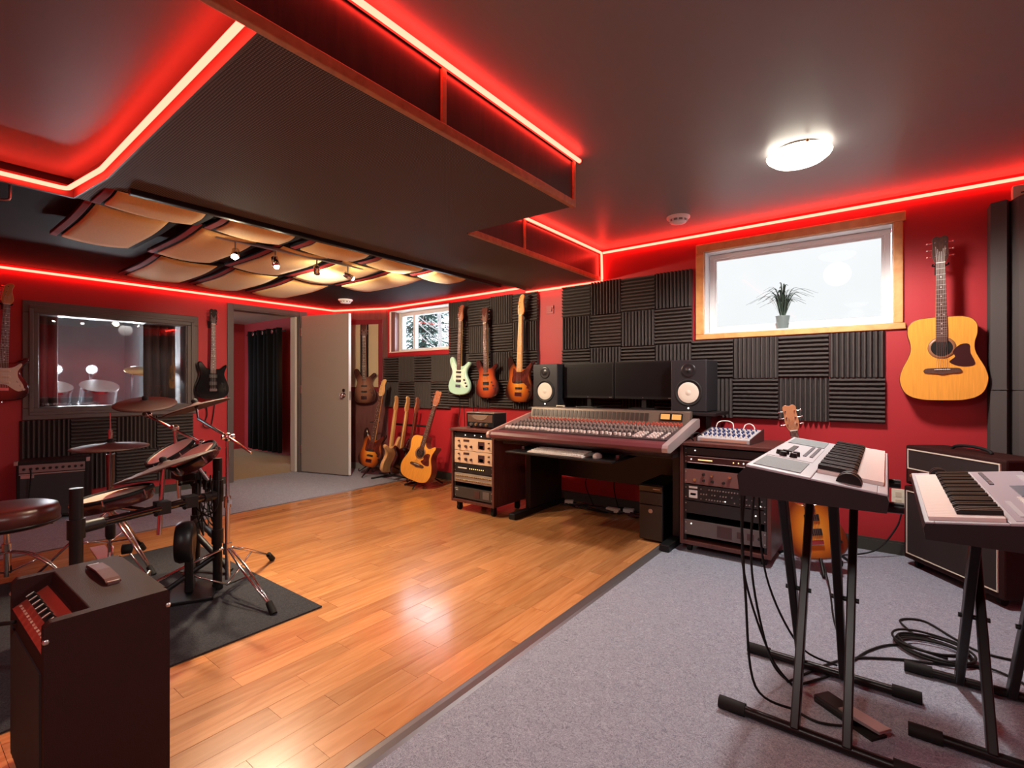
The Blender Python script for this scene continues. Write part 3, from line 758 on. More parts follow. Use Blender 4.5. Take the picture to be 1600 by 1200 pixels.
# baseboards
DKBASE = mat('dark_green_grey_baseboard', (.045, .045, .036), .5)
for a, b in ((-5.25, -1.3), (-1.3, XR)):
    o = B(); o.bx(a, b, YB-.018, YB, 0, .075); o.bx(a, b, YB-.012, YB, .075, .088); structure(o.build('baseboard_back', DKBASE))
o = B(); o.bx(YF, DY0-.07, -.015, 0, 0, .08, AM); structure(o.build('baseboard_left', DKBASE))
o = B(); o.bx(.0, DL, -.015, 0, 0, .08, DIAG); structure(o.build('baseboard_corner', mat('grey_baseboard', (.2, .19, .18), .5)))
def plate(name, label, x, z, w, h, m):
    t = thing(name, label, 'wall plate', (x, YB, z)); B().bx(-w/2, w/2, -.008, 0, -h/2, h/2).build('cover', m, t, .002)
    return t
t = plate('wall_outlet', 'cream power outlet on the red wall beside the amplifier cabinet', .062, .377, .075, .12, CREAM)
for z in (-.025, .025): B().bx(-.016, .016, -.011, -.008, z-.016, z+.016).build('socket', mat('ivory', (.6, .5, .38), .5), t)
t = plate('wall_thermostat', 'small red painted wall plate between the two foam blocks', -2.707, 1.892, .085, .085, mat('red_plate', (.38, .03, .035), .5))
B().bx(-.025, .025, -.016, -.008, -.02, .02).build('dial', MATS['red_plate'], t)
# ================================================================== GUITARS
OUTL = {
 'strat': [(0, 0), (.24, .02), (.43, .09), (.50, .22), (.46, .36), (.36, .48), (.315, .57), (.33, .66), (.40, .74), (.465, .80), (.46, .86), (.39, .875), (.30, .83), (.20, .775), (.06, .76),
           (-.08, .77), (-.17, .80), (-.22, .88), (-.28, .96), (-.36, 1.0), (-.44, .97), (-.46, .89), (-.42, .77), (-.35, .67), (-.335, .58), (-.39, .46), (-.47, .33), (-.50, .20), (-.42, .07), (-.22, .01)],
 'jazz': [(.04, 0), (.27, .02), (.45, .10), (.50, .24), (.44, .40), (.36, .54), (.36, .64), (.44, .74), (.50, .83), (.48, .90), (.40, .88), (.30, .79), (.19, .73), (.06, .715),
           (-.08, .73), (-.17, .78), (-.24, .88), (-.31, .97), (-.38, 1.0), (-.44, .94), (-.44, .82), (-.40, .67), (-.38, .55), (-.42, .42), (-.49, .29), (-.50, .16), (-.40, .05), (-.18, .0)],
 'double': [(0, 0), (.28, .02), (.46, .12), (.50, .28), (.44, .45), (.375, .57), (.36, .65), (.39, .74), (.43, .82), (.41, .88), (.33, .85), (.22, .78), (.08, .77),
           (-.08, .77), (-.18, .79), (-.26, .87), (-.33, .94), (-.41, .94), (-.44, .86), (-.39, .73), (-.37, .62), (-.43, .46), (-.50, .29), (-.46, .12), (-.28, .02)],
 'dread': [(0, 0), (.26, .012), (.43, .08), (.50, .23), (.475, .37), (.40, .51), (.365, .60), (.365, .69), (.395, .80), (.385, .91), (.30, .98), (.14, 1.0),
           (-.14, 1.0), (-.30, .98), (-.385, .91), (-.395, .80), (-.365, .69), (-.365, .60), (-.40, .51), (-.475, .37), (-.50, .23), (-.43, .08), (-.26, .012)],
 'cutaway': [(0, 0), (.26, .012), (.43, .08), (.50, .23), (.475, .37), (.40, .51), (.365, .60), (.375, .70), (.42, .80), (.41, .855), (.34, .84), (.24, .78), (.13, .80), (.06, .90), (.03, 1.0),
           (-.14, 1.0), (-.30, .98), (-.385, .91), (-.395, .80), (-.365, .69), (-.365, .60), (-.40, .51), (-.475, .37), (-.50, .23), (-.43, .08), (-.26, .012)],
}
GUARD = {
 'strat': [(-.30, .86), (-.20, .74), (-.08, .66), (.10, .66), (.20, .69), (.30, .76), (.33, .72), (.26, .60), (.27, .48), (.36, .34), (.38, .24), (.28, .20), (.16, .26), (.05, .33), (-.10, .34), (-.24, .40), (-.28, .56), (-.33, .74)],
 'jazz': [(-.20, .74), (-.08, .66), (.08, .66), (.18, .70), (.30, .78), (.42, .86), (.42, .76), (.33, .60), (.33, .50), (.42, .34), (.40, .26), (.28, .36), (.16, .42), (-.06, .40), (-.24, .42), (-.24, .56)],
 'acoustic': [(.12, .58), (.20, .66), (.30, .66), (.31, .56), (.36, .44), (.31, .405), (.18, .41), (.08, .46), (.145, .52)],
}
TORT = mat('tortoiseshell', (.10, .018, .012), .2, var=.5, vscale=25, coat=.4)
WPG = mat('parchment_pickguard', (.78, .70, .58), .3)
def guitar(name, label, cat, loc, rot, style, L, bl, bw, th, bodym, headm, neckm, boardm, head='inline', ns=6, guard=None, pickups=(), bridge=None, group=None, extra=None, sidem=None):
    t = thing(name, label, cat, loc, rot, group)
    out = closed([(x*bw, z*bl) for x, z in OUTL[style]], 4)
    acoustic = style in ('dread', 'cutaway')
    if acoustic:
        bd = B().prism(out, -th/2, th/2, None, 0, .004).build('body', sidem or MAHOG, t)
        ins = [(x*.985, z*.985+bl*.0075) for x, z in out]
        B().prism(ins, -th/2-.002, -th/2+.001).build('soundboard', bodym, t)
        rim = []
        zh = bl*.63
        ring = B(); n = 28
        ring.lathe([(.053, 0), (.068, 0), (.068, .0012), (.053, .0012)], n, T((0, -th/2-.002, zh)) @ RX(PI/2)); ring.build('rosette', mat('rosette', (.30, .13, .06), .4), t)
        B().lathe([(.052, .0), (.052, .0019)], n, T((0, -th/2-.002, zh)) @ RX(PI/2)).build('sound_hole', mat('hole_dark', (.006, .004, .003), .9), t)
    else:
        bd = B().prism(out, -th/2, th/2, None, 0, .011, True).build('body', bodym, t)
    yf = -th/2-(.002 if acoustic else 0)
    hl = .185 if ns == 6 else .21
    zn = L-hl                                     # nut
    z0 = bl*(.70 if acoustic else .66)            # fretboard end
    wn, wb_ = (.043, .056) if ns == 6 else (.042, .062)
    # neck, board
    nb = B(); zj = bl*(.97 if acoustic else .70)
    nb.prism([(-wb_/2*.95, zj), (wb_/2*.95, zj), (wn/2*.98, zn), (-wn/2*.98, zn)], yf-.001, yf+.020, None, 0, .004); nb.build('neck', neckm, t)
    B().prism([(-wb_/2, z0), (wb_/2, z0), (wn/2, zn), (-wn/2, zn)], yf-.007, yf-.001).build('fretboard', boardm, t)
    br = bl*(.36 if acoustic else .24) if ns == 6 else bl*.17     # bridge z
    sl = zn-br
    fr = B(); dots = B()
    for k in range(1, 21):
        z = zn-sl*(1-2**(-k/12))
        if z < z0+.004: break
        wv = wn+(wb_-wn)*(zn-z)/(zn-z0)
        fr.box((0, yf-.0078, z), (wv, .0016, .0022))
        if k in (3, 5, 7, 9, 15, 17, 19) or k == 12:
            zz = zn-sl*(1-2**(-(k-.5)/12))
            for dx in ((-.012, .012) if k == 12 else (0,)): dots.box((dx, yf-.0074, zz), (.008 if acoustic else .010, .001, .006))
    stuff(fr.build('frets', STEEL, t)); stuff(dots.build('inlays', PEARL, t))
    # headstock
    if head == 'inline':
        ho = closed([(-wn/2, 0), (-wn/2-.012, .03), (-.030, .08), (-.022, .125), (-.014, .155), (.004, .175), (.030, .178), (.042, .160), (.034, .140), (.030, .110), (.040, .06), (.040, .03), (wn/2, 0)], 3)
        if ns == 4: ho = [(x*1.05, z*1.18) for x, z in ho]
        tun = [(-1, -.030+.004*k/ (ns/6), .035+k*(.115 if ns == 6 else .14)/(ns-1)) for k in range(ns)]
    else:
        hw = .040
        ho = closed([(-wn/2, 0), (-.034, .025), (-hw, .06), (-hw+.004, .11), (-hw+.002, .15), (-.02, .165), (0, .158), (.02, .165), (hw-.002, .15), (hw-.004, .11), (hw, .06), (.034, .025), (wn/2, 0)], 3)
        tun = [(s, s*.040, .04+k*.042) for s in (-1, 1) for k in range(3 if ns == 6 else 2)]
    H_ = B().prism([(x, z+zn) for x, z in ho], yf-.004, yf+.011, None, 0, .002).build('headstock', headm, t)
    B().box((0, yf-.006, zn), (wn, .006, .005)).build('nut', PEARL, t)
    for s, x, z in tun:
        o = B(); o.cyl((x, yf+.004, zn+z), (x+s*.016, yf+.004, zn+z), .003, .003, 6); o.ball((x+s*.021, yf+.004, zn+z), .008, 8, None, 0, .75)
        o.cyl((x-s*.014, yf-.012, zn+z), (x-s*.014, yf+.001, zn+z), .004, .004, 8); o.build('tuner', CHROME, t)
    # strings
    st = B()
    for k in range(ns):
        u = (k/(ns-1)-.5)
        st.cyl((u*wb_*.9, yf-.013, br), (u*wn*.8, yf-.0105, zn), .0008, .0008, 4); st.cyl((u*wn*.8, yf-.0105, zn), (u*.045, yf-.008, zn+.06+.08*abs(u)), .0008, .0008, 4)
    stuff(st.build('strings', STRING, t))
    if guard:
        gn, gm = guard
        pg = closed([(x*bw, z*bl) for x, z in GUARD[gn]], 3)
        B().prism(pg, yf-.0025, yf+.0005).build('pickguard', gm, t)
    for (z, w_, h_, m_) in pickups:
        B().box((0, yf-.005, z*bl), (w_, .010, h_)).build('pickup', m_, t, .003)
    if acoustic:
        bo = closed([(-.085, -.012), (-.08, .012), (-.03, .016), (.03, .016), (.08, .012), (.085, -.012), (.03, -.018), (0, -.026), (-.03, -.018)], 3)
        B().prism([(x, z+br) for x, z in bo], yf-.009, yf).build('bridge', ROSEWOOD, t)
        B().box((0, yf-.011, br+.006), (.075, .005, .003)).build('saddle', PEARL, t)
    else:
        w_ = .075 if ns == 6 else .085
        B().box((0, yf-.007, br), (w_, .014, .03 if ns == 6 else .045)).build('bridge', CHROME, t, .003)
        for k, (x, z) in enumerate(((.27, .40), (.33, .32), (.38, .24))):
            B().cyl((x*bw, yf, z*bl), (x*bw, yf-.014, z*bl), .010, .009, 12).build('knob', extra or BLACK, t)
    B().cyl((0, 0, -.012), (0, 0, .004), .006, .004, 8).build('strap_button', CHROME, t)
    return t
SB3 = burst('three_tone_sunburst', (.86, .36, .045), (.50, .10, .012), (.030, .010, .008))
SBC = burst('cherry_sunburst', (.62, .17, .030), (.40, .055, .016), (.060, .010, .008))
SBA = burst('amber_sunburst', (.80, .33, .040), (.58, .17, .018), (.16, .03, .010), (.10, .28, .44))
SBR = burst('dark_red_burst', (.30, .03, .02), (.20, .015, .012), (.04, .006, .006))
SBB = burst('brown_burst', (.34, .16, .10), (.22, .09, .055), (.06, .02, .014))
MINT = mat('mint_lacquer', (.46, .70, .56), .2, coat=.4)
DARKPK = mat('dark_pickup', (.02, .018, .018), .4)
CREAMPK = mat('cream_pickup', (.74, .62, .46), .4)
HEADRED = mat('red_brown_head', (.36, .12, .06), .3, coat=.3)
H = PI/2
WG = 'instruments hung on the walls'; SG = 'instruments on floor stands'
guitar('electric_guitar', 'mint green electric guitar with pale pickguard on the foam wall', 'guitar', (-3.853, 4.06, 1.016), (0, .038, 0), 'strat', 1.02, .43, .335, .042, MINT, HEADRED, MAPLE, ROSEWOOD, 'inline', 6,
       ('strat', mat('mint_pickguard', (.72, .78, .66), .3)), ((.60, .075, .022, DARKPK), (.48, .075, .022, DARKPK), (.37, .075, .030, DARKPK)), group=WG)
guitar('electric_guitar', 'cherry sunburst electric guitar between the mint guitar and the hanging bass', 'guitar', (-3.436, 4.06, .987), (0, -.027, 0), 'strat', 1.0, .42, .32, .042, SBC, mat('dark_head', (.10, .03, .02), .3), MAPLE, ROSEWOOD, 'three', 6,
       None, ((.60, .078, .020, DARKPK), (.38, .08, .036, DARKPK)), group=WG, extra=CHROME)
guitar('bass_guitar', 'sunburst bass guitar with maple neck hung beside the left monitor speaker', 'bass guitar', (-3.005, 4.06, .955), (0, .030, 0), 'jazz', 1.10, .47, .35, .042, SB3, mat('amber_maple_head', (.72, .34, .10), .3, coat=.3), MAPLE, MAPLE, 'inline', 4,
       ('jazz', TORT), ((.44, .085, .024, DARKPK), (.30, .085, .022, DARKPK)), group=WG, extra=CHROME)
guitar('acoustic_guitar', 'honey acoustic guitar with black pickguard hung on the red wall by the window', 'guitar', (.274, 4.075, 1.036), (0, -.012, 0), 'dread', 1.04, .52, .415, .105, SPRUCE, ROSEWOOD, MAPLE, ROSEWOOD, 'three', 6,
       ('acoustic', mat('dark_brown_guard', (.04, .012, .012), .25)), (), group=WG)
guitar('electric_guitar', 'dark red electric guitar with cream pickguard at the left edge', 'guitar', (-5.95, .672, .994), (0, .034, H), 'strat', 1.01, .43, .335, .045, SBR, mat('orange_maple_head', (.68, .27, .09), .3, coat=.3), MAPLE, ROSEWOOD, 'inline', 6,
       ('strat', WPG), ((.60, .08, .020, CREAMPK), (.48, .08, .020, CREAMPK), (.37, .08, .020, CREAMPK)), group=WG, extra=WPG)
guitar('electric_guitar', 'gloss black electric guitar between the studio glass and doorway', 'guitar', (-5.95, 2.300, .97), (0, .006, H), 'double', 1.02, .44, .34, .045, GLOSSBLACK, mat('black_head', (.012, .010, .010), .2), MAHOG, ROSEWOOD, 'three', 6,
       None, ((.58, .08, .038, DARKPK), (.40, .08, .038, DARKPK)), group=WG, extra=BLACK)
guitar('bass_guitar', 'dull brown bass guitar hung in the corner behind the open door', 'bass guitar', (-5.500, 3.985, .883), (0, -.005, math.atan2(.34, .76)), 'strat', 1.09, .46, .335, .042, SBB, mat('brown_head', (.08, .03, .02), .3), MAHOG, ROSEWOOD, 'three', 4,
       None, ((.50, .09, .022, DARKPK), (.34, .09, .022, DARKPK)), group=WG, extra=CHROME)
guitar('bass_guitar', 'sunburst bass guitar with dark pickguard on a floor stand in the corner', 'bass guitar', (-5.085, 3.74, .115), (-.13, .118, .30), 'jazz', 1.10, .47, .35, .042, SB3, MAPLE, MAPLE, ROSEWOOD, 'inline', 4,
       ('jazz', TORT), ((.44, .085, .024, DARKPK), (.30, .085, .022, DARKPK)), group=SG, extra=BLACK)
yr = math.radians(-78)
DKRED = mat('dark_red_lacquer', (.035, .006, .006), .12, coat=.5)
guitar('electric_guitar', 'natural wood electric guitar, first in the floor rack, seen from behind', 'guitar', (-4.80, 3.82, .075), (-.20, .06, yr), 'strat', .95, .42, .33, .042, NATURAL, MAPLE, MAPLE, MAPLE, 'inline', 6, None, (), group='guitars in the floor rack')
guitar('electric_guitar', 'dark red electric guitar, middle of the floor rack', 'guitar', (-4.62, 3.82, .075), (-.22, .06, yr), 'strat', .95, .42, .33, .042, DKRED, MAPLE, MAPLE, ROSEWOOD, 'inline', 6, None, (), group='guitars in the floor rack')
guitar('electric_guitar', 'gloss black electric guitar, last in the floor rack beside the acoustic', 'guitar', (-4.45, 3.82, .075), (-.22, .06, yr), 'strat', .94, .42, .33, .042, GLOSSBLACK, HEADRED, MAHOG, ROSEWOOD, 'inline', 6, None, (), group='guitars in the floor rack')
guitar('acoustic_guitar', 'honey cutaway acoustic guitar leaning on a floor stand', 'guitar', (-4.10, 3.62, .085), (-.17, .235, .20), 'cutaway', 1.03, .49, .41, .11, SPRUCE, HEADRED, MAHOG, ROSEWOOD, 'three', 6,
       ('acoustic', TORT), (), group=SG)
guitar('electric_guitar', 'amber sunburst electric guitar on a stand behind the left keyboard', 'guitar', (-.324, 3.50, .075), (-.14, -.165, .25), 'double', .97, .43, .33, .045, SBA, mat('copper_head', (.42, .17, .08), .3, coat=.3), MAHOG, ROSEWOOD, 'three', 6,
       None, ((.58, .08, .04, DARKPK), (.38, .08, .04, DARKPK)), group=SG, extra=BLACK)
# hangers
def hanger(label, loc, rz, depth):
    t = thing('guitar_hanger', label, 'guitar hanger', loc, rz, 'black guitar wall hangers')
    B().bx(-.02, .02, -.012, 0, -.05, .03).build('plate', MATTE, t, .002)
    o = B(); o.cyl((0, -.01, -.012), (0, -depth, -.012), .005, .005, 8)
    for s in (-1, 1): o.tube(smoothline([(0, -depth, -.012), (s*.034, -depth-.004, -.012), (s*.036, -depth-.05, -.010)], 4), .005, 8)
    o.build('yoke', RUBBER, t)
hanger('wall hanger holding the mint green guitar', (-3.815, YB-.046, 1.846), 0, .05)
hanger('wall hanger holding the cherry sunburst guitar', (-3.458, YB-.046, 1.813), 0, .05)
hanger('wall hanger holding the sunburst bass', (-2.978, YB-.046, 1.855), 0, .05)
hanger('wall hanger holding the large acoustic guitar', (.264, YB, 1.892), 0, .12)
hanger('wall hanger holding the dark red guitar', (XA, .70, 1.83), H, .05)
hanger('wall hanger holding the black guitar', (XA, 2.305, 1.815), H, .05)
# floor stands
def gstand(label, loc, rz, h=.62):
    t = thing('guitar_stand', label, 'guitar stand', loc, rz, 'black tripod guitar stands')
    for a in (-PI/2, PI/6+.1, 5*PI/6-.1):
        o = B(); o.tube(smoothline([(0, .10, .16), (.10*math.cos(a), .10+.10*math.sin(a), .10), (.24*math.cos(a), .10+.24*math.sin(a), .012)], 5), .009, 8); o.build('leg', MATTE, t)
    B().cyl((0, .10, .12), (0, .17, h), .009, .008, 8).build('post', MATTE, t)
    o = B()
    for s in (-1, 1): o.tube(smoothline([(0, .10, .15), (s*.09, .05, .10), (s*.10, -.055, .068), (s*.10, -.065, .10)], 5), .007, 8)
    o.build('cradle', RUBBER, t)
    o = B()
    for s in (-1, 1): o.tube(smoothline([(0, .17, h), (s*.05, .15, h), (s*.055, .10, h)], 4), .006, 6)
    o.build('neck_yoke', RUBBER, t)
gstand('tripod stand under the sunburst corner bass', (-5.085, 3.74, 0), .30, .66)
gstand('tripod stand under the cutaway acoustic guitar', (-4.10, 3.66, 0), .42, .55)
gstand('tripod stand under the amber guitar behind the keyboard', (-.324, 3.51, 0), .25, .6)
t = thing('guitar_rack', 'black tubular floor rack holding three electric guitars', 'guitar rack', (-4.60, 3.86, 0))
o = B()
for s in (-1, 1):
    B().tube([(s*.30, -.22, .012), (s*.30, .20, .012)], .011, 8).build('foot', MATTE, t)
    B().tube(smoothline([(s*.30, .05, .012), (s*.30, .10, .35), (s*.30, .12, .64)], 4), .011, 8).build('upright', MATTE, t)
B().tube([(-.31, .12, .64), (.31, .12, .64)], .012, 8).build('neck_rail', RUBBER, t)
B().tube([(-.30, -.10, .055), (.30, -.10, .055)], .011, 8).build('body_rail', RUBBER, t)
B().tube([(-.30, .09, .055), (.30, .09, .055)], .011, 8).build('body_rail', RUBBER, t)

# leads and straps hanging below the instruments
for i, (x, lab) in enumerate(((-3.93, 'black lead hanging on the wall below the mint guitar'), (-3.72, 'black lead hanging left of the small valve amp'), (-2.86, 'black lead hanging behind the small valve amp'))):
    cable('hanging_lead', [(x, YB-.052, 1.05), (x+.02, YB-.055, .85), (x-.01, YB-.05, .70), (x+.05, YB-.045, .58), (x+.09, YB-.05, .66), (x+.08, YB-.055, .9)], lab, .005, 'leads hanging on the foam wall')
cable('hanging_lead', [(XA+.03, 2.25, .95), (XA+.03, 2.27, .80), (XA+.03, 2.23, .68), (XA+.03, 2.30, .66), (XA+.03, 2.33, .78), (XA+.03, 2.35, .95)], 'black looped lead hanging below the black guitar', .006)
# ================================================================== DESK, CONSOLE and computer
CX0, CX1 = -2.575, -1.135
DESKB = mat('black_desk_laminate', (.012, .010, .011), .4)
t = thing('studio_desk', 'black studio desk carrying the mixing console', 'desk', (-1.86, 3.6, 0))
for s, x in ((-1, -2.50), (1, -1.20)):
    B().bx(x-.025+1.86, x+.025+1.86, -.10, .42, .05, .665).build('leg_panel', DESKB, t, .003)
    B().bx(x-.035+1.86, x+.035+1.86, -.335, .46, .0, .05).build('foot', MATTE, t, .008)
B().bx(-.64, .64, .36, .385, .28, .665).build('modesty_panel', DESKB, t, .003)
B().bx(-.715, .725, -.36, .46, .64, .668).build('desk_top', DESKB, t, .004)
B().bx(-.50, .40, -.60, -.16, .606, .620).build('keyboard_tray', DESKB, t, .003)
for x in (-.46, .36): B().bx(x-.012, x+.012, -.42, -.06, .620, .64).build('tray_slide', STEEL, t)
B().bx(-.80, .87, .13, .50, .902, .928).build('monitor_shelf', DESKB, t, .005)
for x in (-.74, .80): B().bx(x-.02, x+.02, .2, .48, .668, .902).build('shelf_support', DESKB, t, .003)
# mixing console
t = thing('mixing_console', 'large multichannel mixing console with rows of knobs and faders', 'mixing console', (-1.86, 3.1, .669))
CONS = mat('dark_console_metal', (.055, .030, .034), .4, .2)
PAD = mat('burgundy_arm_rest', (.15, .040, .048), .4, bump=.15, bscale=400)
prof = [(0.0, .045), (.02, .075), (.10, .095), (.52, .165), (.60, .20), (.60, .0), (.06, .0), (.01, .02)]
def yz(pr, x0, x1, name, m, par, bev=0):
    M = Matrix(((0, 1, 0, 0), (1, 0, 0, 0), (0, 0, 1, 0), (0, 0, 0, 1)))
    return B().prism(pr, x0, x1, M).build(name, m, par, bev)
L_, R_ = CX0+1.86, CX1+1.86
yz(prof, L_, R_, 'body', CONS, t, .003)
yz([(-.035, .035), (-.04, .06), (-.02, .083), (.05, .093), (.075, .088), (.07, .03)], L_+.004, R_-.004, 'arm_rest', PAD, t, .004)
CHEEK = woodgrain('pale_pink_cheek', (.44, .24, .20), (.54, .31, .26), .35, (6, 2, 6))
for x0, x1 in ((L_-.022, L_), (R_, R_+.038)):
    yz([(-.05, .035), (-.055, .06), (-.04, .082), (.52, .205), (.60, .218), (.62, .205), (.62, .15), (.0, .028)], x0, x1, 'side_cheek', mat('silver_cheek', (.56, .50, .50), .35, .5) if x0 > 0 else CHEEK, t, .006)
mb_ = yz([(.53, .168), (.555, .262), (.60, .268), (.60, .168)], L_+.01, R_-.01, 'meter_bridge', mat('taupe_meter_bridge', (.20, .155, .125), .35, .4), t, .003)
gr = B(); N = 36
sl = math.atan2(.07, .42)
SM = T((0, .10, .0955)) @ RX(sl)          # sloped working face: local x, y, z up
W_ = R_-L_-.03
for i in range(N):
    gr.box((L_+.02+W_*(i+.5)/N, .5435, .218), (.003, .002, .07), T((0, 0, 0)))
gm = B()
for i in range(28): gm.box((L_+.02+W_*(i+.5)/36+.004, .5395, .216), (W_/36*.72, .002, .062), T((0, .5405, .218)) @ RX(-.26) @ T((0, -.5405, -.218)))
stuff(gm.build('meter_segments', mat('dark_meter', (.05, .035, .03), .3), t))
VU = emit('lit_vu_meter', (1.0, .42, .12), .55)
for k in (0, 1):
    x = R_-.19+k*.085
    o = B(); o.bx(x-.042, x+.042, .532, .548, .195, .250, T((0, .5405, .218)) @ RX(-.26) @ T((0, -.5405, -.218))); b_ = o.build('vu_housing', BLACK, t)
    o = B(); o.bx(x-.034, x+.034, .529, .533, .203, .242, T((0, .5405, .218)) @ RX(-.26) @ T((0, -.5405, -.218))); o.build('vu_face', VU, b_)
# channel strips: every one its own panel, knobs by colour
STRIP = mat('channel_strip_face', (.085, .060, .058), .4, .3)
NS = 32; SW = W_*.80/NS
KG = mat('grey_knob', (.34, .27, .25), .4); KR = mat('red_knob', (.50, .10, .07), .4); KW = mat('white_fader_cap', (.85, .74, .70), .4); KD = mat('dark_knob', (.06, .05, .05), .4); KB = mat('blue_grey_knob', (.30, .32, .40), .4)
sm = B().bx(-SW/2+.0008, SW/2-.0008, -.005, .425, 0, .003).mesh('channel_strip', STRIP)
for i in range(NS):
    o = bpy.data.objects.new('channel_strip', sm); COL.objects.link(o); o.parent = t
    o.matrix_local = SM @ T((L_+.02+SW*(i+.5), 0, 0))
def knobs(name, m, rows, cols, x0, dx, r, h):
    k = B()
    for y in rows:
        for i in cols: k.cyl((x0+dx*(i+.5), y, .003), (x0+dx*(i+.5), y, .003+h), r, r*.8, 7, SM)
    return stuff(k.build(name, m, t))
X_ = L_+.02
knobs('grey_knobs', KG, (.165, .205, .285, .325), range(NS), X_, SW, .0085, .016)
knobs('red_knobs', KR, (.375, .41), range(NS), X_, SW, .008, .016)
knobs('dark_knobs', KD, (.245, .13), range(NS), X_, SW, .008, .015)
fd = B(); sl_ = B()
for i in range(NS):
    x = X_+SW*(i+.5); y = .035+.02*random.random()
    fd.box((x, y, .012), (.016, .026, .018), SM); sl_.box((x, .052, .0035), (.003, .10, .001), SM)
stuff(fd.build('fader_caps', KW, t)); stuff(sl_.build('fader_slots', BLACK, t))
mx0 = X_+W_*.80
B().bx(mx0+.008, R_-.012, -.005, .425, 0, .004, SM).build('master_section', mat('master_face', (.070, .055, .058), .4, .3), t)
def mknobs(name, m, ys, n, r, h):
    k = B()
    for y in ys:
        for i in range(n): k.cyl((mx0+.025+i*.026, y, .004), (mx0+.025+i*.026, y, .004+h), r, r*.8, 8, SM)
    stuff(k.build(name, m, t))
mknobs('master_red_knobs', KR, (.37, .41), 9, .009, .018); mknobs('master_grey_knobs', KG, (.30, .255, .21), 9, .009, .018)
k = B()
for y in (.03, .07, .11, .15):
    for i in range(9):
        if (i*7+int(y*100)) % 4: k.box((mx0+.025+i*.026, y, .008), (.016, .020, .010), SM)
stuff(k.build('master_buttons', KW, t))
# monitors
def monitor(label, x0, x1):
    t = thing('computer_monitor', label, 'monitor', ((x0+x1)/2, 3.90, .929), 0, 'pair of dark wide monitors')
    h = (x1-x0)/2
    B().bx(-h+.003, h-.003, -.02, .02, .085, .40).build('bezel', BLACK, t, .003)
    B().bx(-h+.016, h-.016, -.0215, -.019, .108, .388).build('screen', mat('dark_screen', (.006, .005, .006), .35, spec=.25), t)
    B().bx(-.02, .02, .0, .05, .01, .20).build('stand_neck', BLACK, t, .003)
    B().bx(-.11, .11, -.06, .09, 0, .012).build('stand_base', BLACK, t, .004)
    B().bx(h-.045, h-.02, -.0225, -.021, .094, .098).build('logo', STEEL, t)
    B().ball((0, -.021, .097), .004, 6).build('power_light', STEEL, t)
monitor('left dark monitor between the left speaker and other monitor', -2.365, -1.865)
monitor('right dark monitor beside the right speaker', -1.862, -1.345)
# speakers
def speaker(label, x0, x1, y):
    w_ = x1-x0
    t = thing('monitor_speaker', label, 'speaker', ((x0+x1)/2, y, .929), 0, 'studio monitor speakers with white cones')
    B().bx(-w_/2, w_/2, 0, .30, 0, .395).build('cabinet', mat('black_speaker_vinyl', (.020, .020, .024), .42, bump=.1, bscale=500), t, .008)
    M = T((0, 0, .145)) @ RX(PI/2)
    B().lathe([(.100, -.004), (.104, .003), (.098, .006), (.088, .004), (.086, -.002)], 36, M).build('woofer_ring', mat('speaker_rubber', (.012, .012, .012), .6), t)
    B().lathe([(.079, .004), (.074, .006), (.030, .001), (.028, .0012), (.018, .0065), (.004, .009)], 36, M).build('woofer_cone', mat('white_paper_cone', (.80, .70, .60), .6), t)
    M = T((0, 0, .315)) @ RX(PI/2)
    B().lathe([(.056, .001), (.053, .006), (.040, .004), (.018, .0015), (.014, .006), (.002, .010)], 30, M).build('tweeter', mat('tweeter_black', (.016, .016, .018), .3), t)
    B().lathe([(.006, 0), (.006, .003)], 12, T((0, 0, .027)) @ RX(PI/2)).build('power_light', emit('white_power_light', (1, .97, .9), 2.5), t)
speaker('left black monitor speaker with pale cone beside the hanging bass', -2.655, -2.385, 3.80)
speaker('right black monitor speaker with pale cone in front of the foam', -1.335, -1.065, 3.78)
nb_ = thing('name_plate', 'small pale plate on the monitor shelf left of the screens', 'sign', (-2.33, 3.76, .929))
B().bx(-.04, .04, -.004, .02, 0, .020).build('plate', CREAM, nb_, .002); B().bx(-.032, .032, -.0055, -.004, .006, .014).build('lettering_bar', BLACK, nb_)
# keyboard and mouse
t = thing('computer_keyboard', 'white computer keyboard on the pull-out tray', 'keyboard', (-1.93, 3.12, .621))
B().prism([(-.10, 0), (-.10, .010), (.08, .020), (.08, 0)], -.235, .235, Matrix(((0, 1, 0, 0), (1, 0, 0, 0), (0, 0, 1, 0), (0, 0, 0, 1)))).build('case', mat('white_keyboard', (.72, .66, .60), .45), t, .003)
km = B()
for r in range(5):
    for c in range(21):
        km.box((-.215+c*.0215, -.08+r*.034, .0135+r*.0036), (.018, .028, .006))
stuff(km.build('keys', mat('white_keycap', (.80, .75, .70), .4), t))
t = thing('computer_mouse', 'white mouse beside the computer keyboard on the tray', 'mouse', (-1.62, 3.11, .621))
B().ball((0, 0, 0.010), .036, 14, Matrix.Diagonal((.85, 1.35, .75, 1))).build('shell', mat('white_mouse', (.82, .76, .70), .35), t); B().bx(-.004, .004, .018, .036, .033, .039).build('wheel', BLACK, t)
